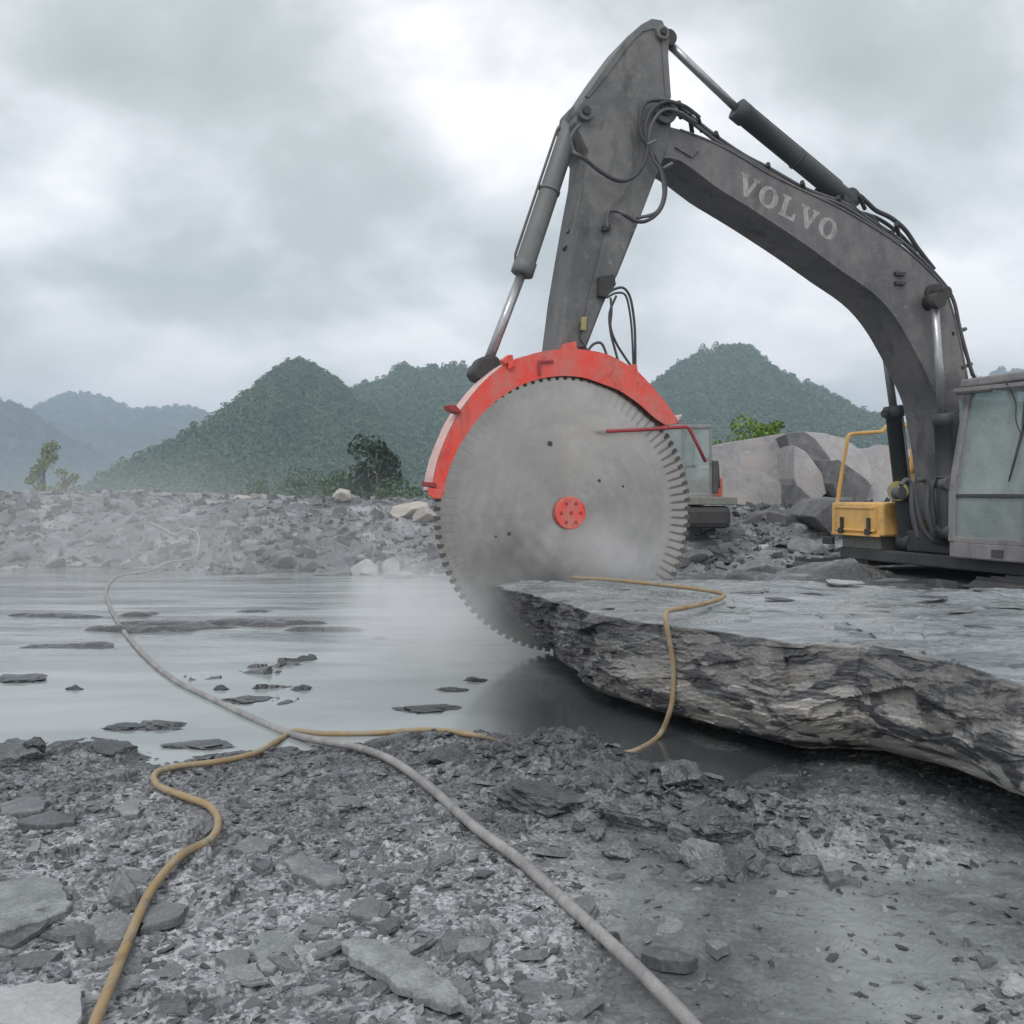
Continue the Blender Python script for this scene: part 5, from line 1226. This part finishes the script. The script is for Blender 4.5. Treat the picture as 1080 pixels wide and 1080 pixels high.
pblock([(752, 470), (790, 463), (828, 457), (834, 470), (839, 500), (837, 545), (800, 549), (752, 552), (735, 550), (735, 480)], 24, 5, M['farstone'], 'large pale smooth-sawn rock face behind the blade, left of the yellow box', 5, 2.0, amp=.012)
pblock([(829, 457), (848, 455), (862, 466), (876, 486), (884, 500), (880, 528), (866, 536), (850, 534), (842, 548), (838, 545), (838, 500), (833, 470)], 23.6, 5, M['farstone_dark'], 'broken dark face of the big rock, beside the pale sawn face', 7, 1.2, amp=.04)
pblock([(848, 455), (870, 456), (892, 462), (915, 480), (925, 510), (905, 522), (884, 500), (874, 482), (860, 464)], 24.4, 4, M['farstone'], 'pale sloping upper face of the rock behind the yellow hand rail', 9, 2, amp=.02)
pblock([(838, 470), (850, 476), (868, 500), (872, 520), (858, 530), (846, 526), (838, 505)], 22.9, 1.5, M['farstone'], 'grey wedge leaning on the broken dark rock face', 21, 1.2, amp=.03)
pblock([(838, 508), (846, 514), (862, 530), (858, 540), (846, 545), (838, 540)], 22.6, 1.2, M['farstone_dark'], 'small dark block under the leaning grey wedge', 23, amp=.04)
pblock([(884, 484), (898, 492), (914, 503), (922, 512), (910, 534), (888, 532), (878, 510)], 22.8, 2, M['farstone_dark'], 'dark stone standing in for the shaded crevice behind the yellow hand rail', 25, amp=.04)  # dark colour put where the crevice lies in shade
pblock([(782, 552), (800, 541), (812, 539), (845, 546), (846, 558), (835, 559)], 20, 1.2, M['farstone_dark'], 'low dark slab lying in front of the pale rock', 11, amp=.008)
pblock([(858, 545), (880, 528), (900, 524), (905, 560), (880, 568)], 18.5, 2, M['farstone_dark'], 'dark rock half hidden behind the yellow box', 13)
pblock([(898, 478), (925, 470), (960, 474), (985, 490), (990, 560), (900, 565), (902, 520)], 25, 4, M['farstone'], 'pale boulder seen through the machine between rail and boom', 15, 2)
for (px, py, D, s, sd_, mt_, lb) in ((852, 560, 17.5, (.7, .5, .5), 91, 'slate', 'grey pointed stone between the low slab and the yellow box'), (735, 563, 17, (.6, .5, .3), 92, 'slate', 'grey stone right of the blade at the water'), (800, 572, 16, (.9, .6, .3), 93, 'slate', 'grey stone in front of the low dark slab'), (905, 592, 13.5, (1.2, .9, .35), 94, 'slate_dark', 'dark rock in front of the yellow box')):
    p = atY(px, py, D); rock('rock', (p.x, p.y, gz(p.x, p.y)+s[2]*.2), s, sd_, M[mt_], lb, sub=3)

# ------------------------------------------------------------------ hoses on the ground
def lay(pts, r, lift=.0):
    """pts: (px, py[, z]) -> smooth line resting on ground or water"""
    P = []
    for p in pts:
        if len(p) > 2 and p[2] is not None: P.append(atZ(p[0], p[1], p[2]))
        else:
            z = .05
            for _ in range(4):
                q = atZ(p[0], p[1], z); zb_, _s = hbase(np.array([q.x]), np.array([q.y])); z = max(float(zb_[0])+.018, -.01 if p[1] < 785 else 0)+r+lift
            P.append(atZ(p[0], p[1], z))
    return P
tan = lay([(92, 1100), (101, 1076), (118, 1035), (140, 980), (160, 938), (190, 903), (222, 885), (230, 866), (220, 850), (192, 839), (166, 828), (165, 815), (190, 808), (232, 803), (270, 794), (298, 778), (312, 771), (345, 774)], .021)
tan += lay([(400, 773), (450, 770), (497, 775)], .018, -.006)
tan += [atZ(540, 786, -.03), atZ(600, 796, -.03), atZ(650, 795, -.02), atZ(672, 791, .0)]
def on_block(px, py, z=.715): return atZ(px, py, z)
tan += [atY(695, 776, 5.42), atY(706, 752, 5.40), atY(710, 730, 5.40), atY(710, 700, 5.40), atY(706, 676, 5.40), atY(703, 660, 5.40)]
tan += [on_block(702, 649, .75), on_block(706, 644, .755), on_block(722, 641, .75), on_block(745, 636, .745), on_block(762, 630, .74), on_block(758, 625, .74), on_block(725, 620, .74), on_block(680, 615, .74), on_block(640, 611, .735), on_block(604, 609, .73)]
hs = MB().tube(spline(tan, 8), .0165, 12).build('hose', M['hose_tan'], None, loc=tuple(tan[0])); tag(hs, 'tan rubber hose snaking over the gravel, through the puddle and up onto the slab', 'hose')
def hit(px, py, lift):
    Ys = np.arange(8, 30, .04); xs_ = (px-CX)/F*Ys; zr = CH-(py-HY)*Ys/F; zg = hbase(xs_, Ys)[0]+.10
    k = np.where(zr < np.maximum(zg, 0))[0][0]; return Vector((xs_[k], Ys[k], max(zg[k], 0)+lift))
gr_ = lay([(745, 1100), (720, 1070), (660, 1010), (600, 955), (545, 905), (500, 872), (455, 832), (420, 806), (395, 794)], .024)+lay([(370, 787), (335, 781), (300, 772), (265, 757), (225, 738), (185, 718), (155, 694), (130, 665), (116, 640), (112, 622), (122, 609), (140, 605)], .024, -.003)
gr_ += [hit(px, py, .03) for px, py in ((160, 603), (178, 595), (205, 591), (209, 580), (210, 570), (206, 562), (196, 560), (186, 566), (174, 560), (158, 553))]
g1 = MB().tube(spline(gr_, 8), .0215, 12).build('hose', M['hose_grey'], None, loc=tuple(gr_[0])); tag(g1, 'thick grey muddy hose crossing the foreground and looping over the water to the far bank', 'hose')

# ------------------------------------------------------------------ trees and bushes one can tell apart
def tree(name, p, h, rad, mat, label, cat, nleaf=900, leaf=.06, trunk=True, seed=1, lobes=7, low=.25):
    r = np.random.default_rng(seed); root = empty(name, tuple(p)); tag(root, label, cat)
    Vs = []; Ts = []; br = MB()
    br.tube([Vector((p[0], p[1], p[2]-1.5)), Vector((p[0]+.02*h, p[1], p[2]+h*.35)), Vector((p[0], p[1], p[2]+h*.9))], [h*.035, h*.025, h*.006], 8)
    for i in range(lobes):
        a = r.random()*6.283; zc = low+(.95-low)*(i+.5)/lobes; rr_ = rad*(1-.75*abs(zc-.45)**1.2)*r.uniform(.25, .75)
        c = np.array([p[0]+rr_*math.cos(a), p[1]+rr_*math.sin(a), p[2]+h*zc]); lr = rad*r.uniform(.3, .55)
        br.tube([Vector((p[0], p[1], p[2]+h*max(zc-.2, .1))), Vector(tuple(c))], [h*.012, h*.004], 5)
        m = nleaf//lobes; d = r.normal(size=(m, 3)); d /= np.linalg.norm(d, axis=1)[:, None]; cc = c+d*lr*(r.random(m)**.45)[:, None]*np.array([1, 1, .75])
        nn = r.normal(size=(m, 3)); a_ = np.cross(nn, d); a_ /= np.linalg.norm(a_, axis=1)[:, None]; b_ = np.cross(nn/np.linalg.norm(nn, axis=1)[:, None], a_); s = leaf*h*(.5+r.random(m))[:, None]
        Vs.append(np.stack([cc-a_*s, cc-b_*s*.6, cc+a_*s, cc+b_*s*.6], 1).reshape(-1, 3)); Ts.append(np.repeat(.25*r.random()+.75*r.random(m), 4))
    V = np.concatenate(Vs)-np.array(p); o = np_obj('crown', V, np.arange(len(V)).reshape(-1, 4), mat, False, {'tone': np.concatenate(Ts)}, parent=root)
    br.build('trunk' if trunk else 'branches', M['bark'], root)
def pt(px, py, D): p = atY(px, py, D); return (p.x, p.y, p.z)
tree('tree', pt(397, 566, 60), 6.6, 2.4, M['dark_tree'], 'dark dense tree standing before the hill just left of the blade', 'tree', 2600, .03, seed=3, lobes=16, low=.12)
tree('tree', pt(370, 562, 66), 4.4, 2.6, M['forest'], 'rounded green tree left of the dark dense tree', 'tree', 1800, .035, seed=4, lobes=12, low=.12)
tree('tree', pt(330, 556, 72), 4.2, 3.2, M['forest'], 'wide green tree at the foot of the hill above the far bank', 'tree', 1800, .035, seed=14, lobes=12, low=.12)
tree('tree', pt(285, 552, 75), 3.4, 3.0, M['forest'], 'low green tree at the foot of the hill, left of the wide one', 'tree', 1500, .04, seed=15, lobes=10, low=.12)
tree('tree', pt(425, 568, 52), 3.4, 2.0, M['forest'], 'small green tree between dark tree and saw guard', 'tree', 1500, .035, seed=16, lobes=10, low=.12)
tree('tree', pt(45, 560, 85), 8.8, 1.6, M['young'], 'thin yellow-green sapling against the blue mountain, far left', 'tree', 1100, .015, seed=5, lobes=8, low=.45)
tree('tree', pt(68, 560, 80), 5.8, 1.5, M['young'], 'shorter yellow-green sapling right of the thin sapling', 'tree', 800, .019, seed=6, lobes=7, low=.45)
tree('bush', pt(800, 486, 31), 1.35, 1.0, M['bush'], 'bright green bush on top of the pale rock', 'bush', 1500, .05, False, seed=7, lobes=9, low=.2)
tree('bush', pt(815, 480, 31.5), 1.2, .7, M['bush'], 'bright bush at the right, nearest the rock summit', 'bush', 900, .05, False, seed=8, lobes=7, low=.2)
tree('bush', pt(772, 488, 31), .8, .9, M['bush'], 'small bright green bush above the left shoulder of the pale rock', 'bush', 900, .06, False, seed=9, lobes=6, low=.2)
tree('bush', pt(756, 486, 31), .5, .45, M['bush'], 'tiny yellow-green bush beside the orange machine', 'bush', 400, .08, False, seed=10, lobes=4, low=.2)

# ------------------------------------------------------------------ spray mist thrown up by the saw
def mist(c, size, dens, nscale, seed, label, rot=0):
    import bmesh
    bm = bmesh.new(); bmesh.ops.create_icosphere(bm, subdivisions=3, radius=1); me = bpy.data.meshes.new('spray_mist'); bm.to_mesh(me); bm.free()
    o = bpy.data.objects.new('spray_mist', me); COL.objects.link(o); o.location = c; o.scale = size; o.rotation_euler = (0, 0, rot)
    t = NT('spray_mist'); tc = t.tc.outputs['Object']
    ln = t.N('ShaderNodeVectorMath', operation='LENGTH'); t.l.new(tc, ln.inputs[0])
    fall = t.ramp(ln.outputs['Value'], [(.0, 1.0), (.95, 0.0)]); t.n[-1].color_ramp.interpolation = 'EASE'
    mp = t.N('ShaderNodeMapping'); mp.inputs['Scale'].default_value = size; mp.inputs['Location'].default_value = (seed*3.1, 0, 0); t.l.new(tc, mp.inputs[0])
    nz = t.ramp(t.noise(nscale, 2, .5, vec=mp.outputs[0]), [(.32, .1), (.66, 1.0)])
    d = t.math('MULTIPLY', t.math('MULTIPLY', fall, nz), dens)
    v = t.N('ShaderNodeVolumePrincipled'); v.inputs['Color'].default_value = (.97, .98, 1, 1); t.l.new(d, v.inputs['Density']); v.inputs['Anisotropy'].default_value = .1
    t.l.new(v.outputs[0], t.out.inputs['Volume']); me.materials.append(t.m); tag(o, label, 'mist', kind='stuff')
mist((-.55, 8.3, .35), (1.5, 1.7, .8), 2.2, 1.3, 1, 'white water spray blown left from the foot of the saw disc')
mist((.95, 7.95, .95), (.8, .32, .5), 2.6, 2.2, 2, 'white spray puffing over the slab in front of the saw disc')
mist((-6, 14.5, .7), (7.5, 6.5, 2.1), .12, .4, 3, 'thin drifting mist over the far water at the left')
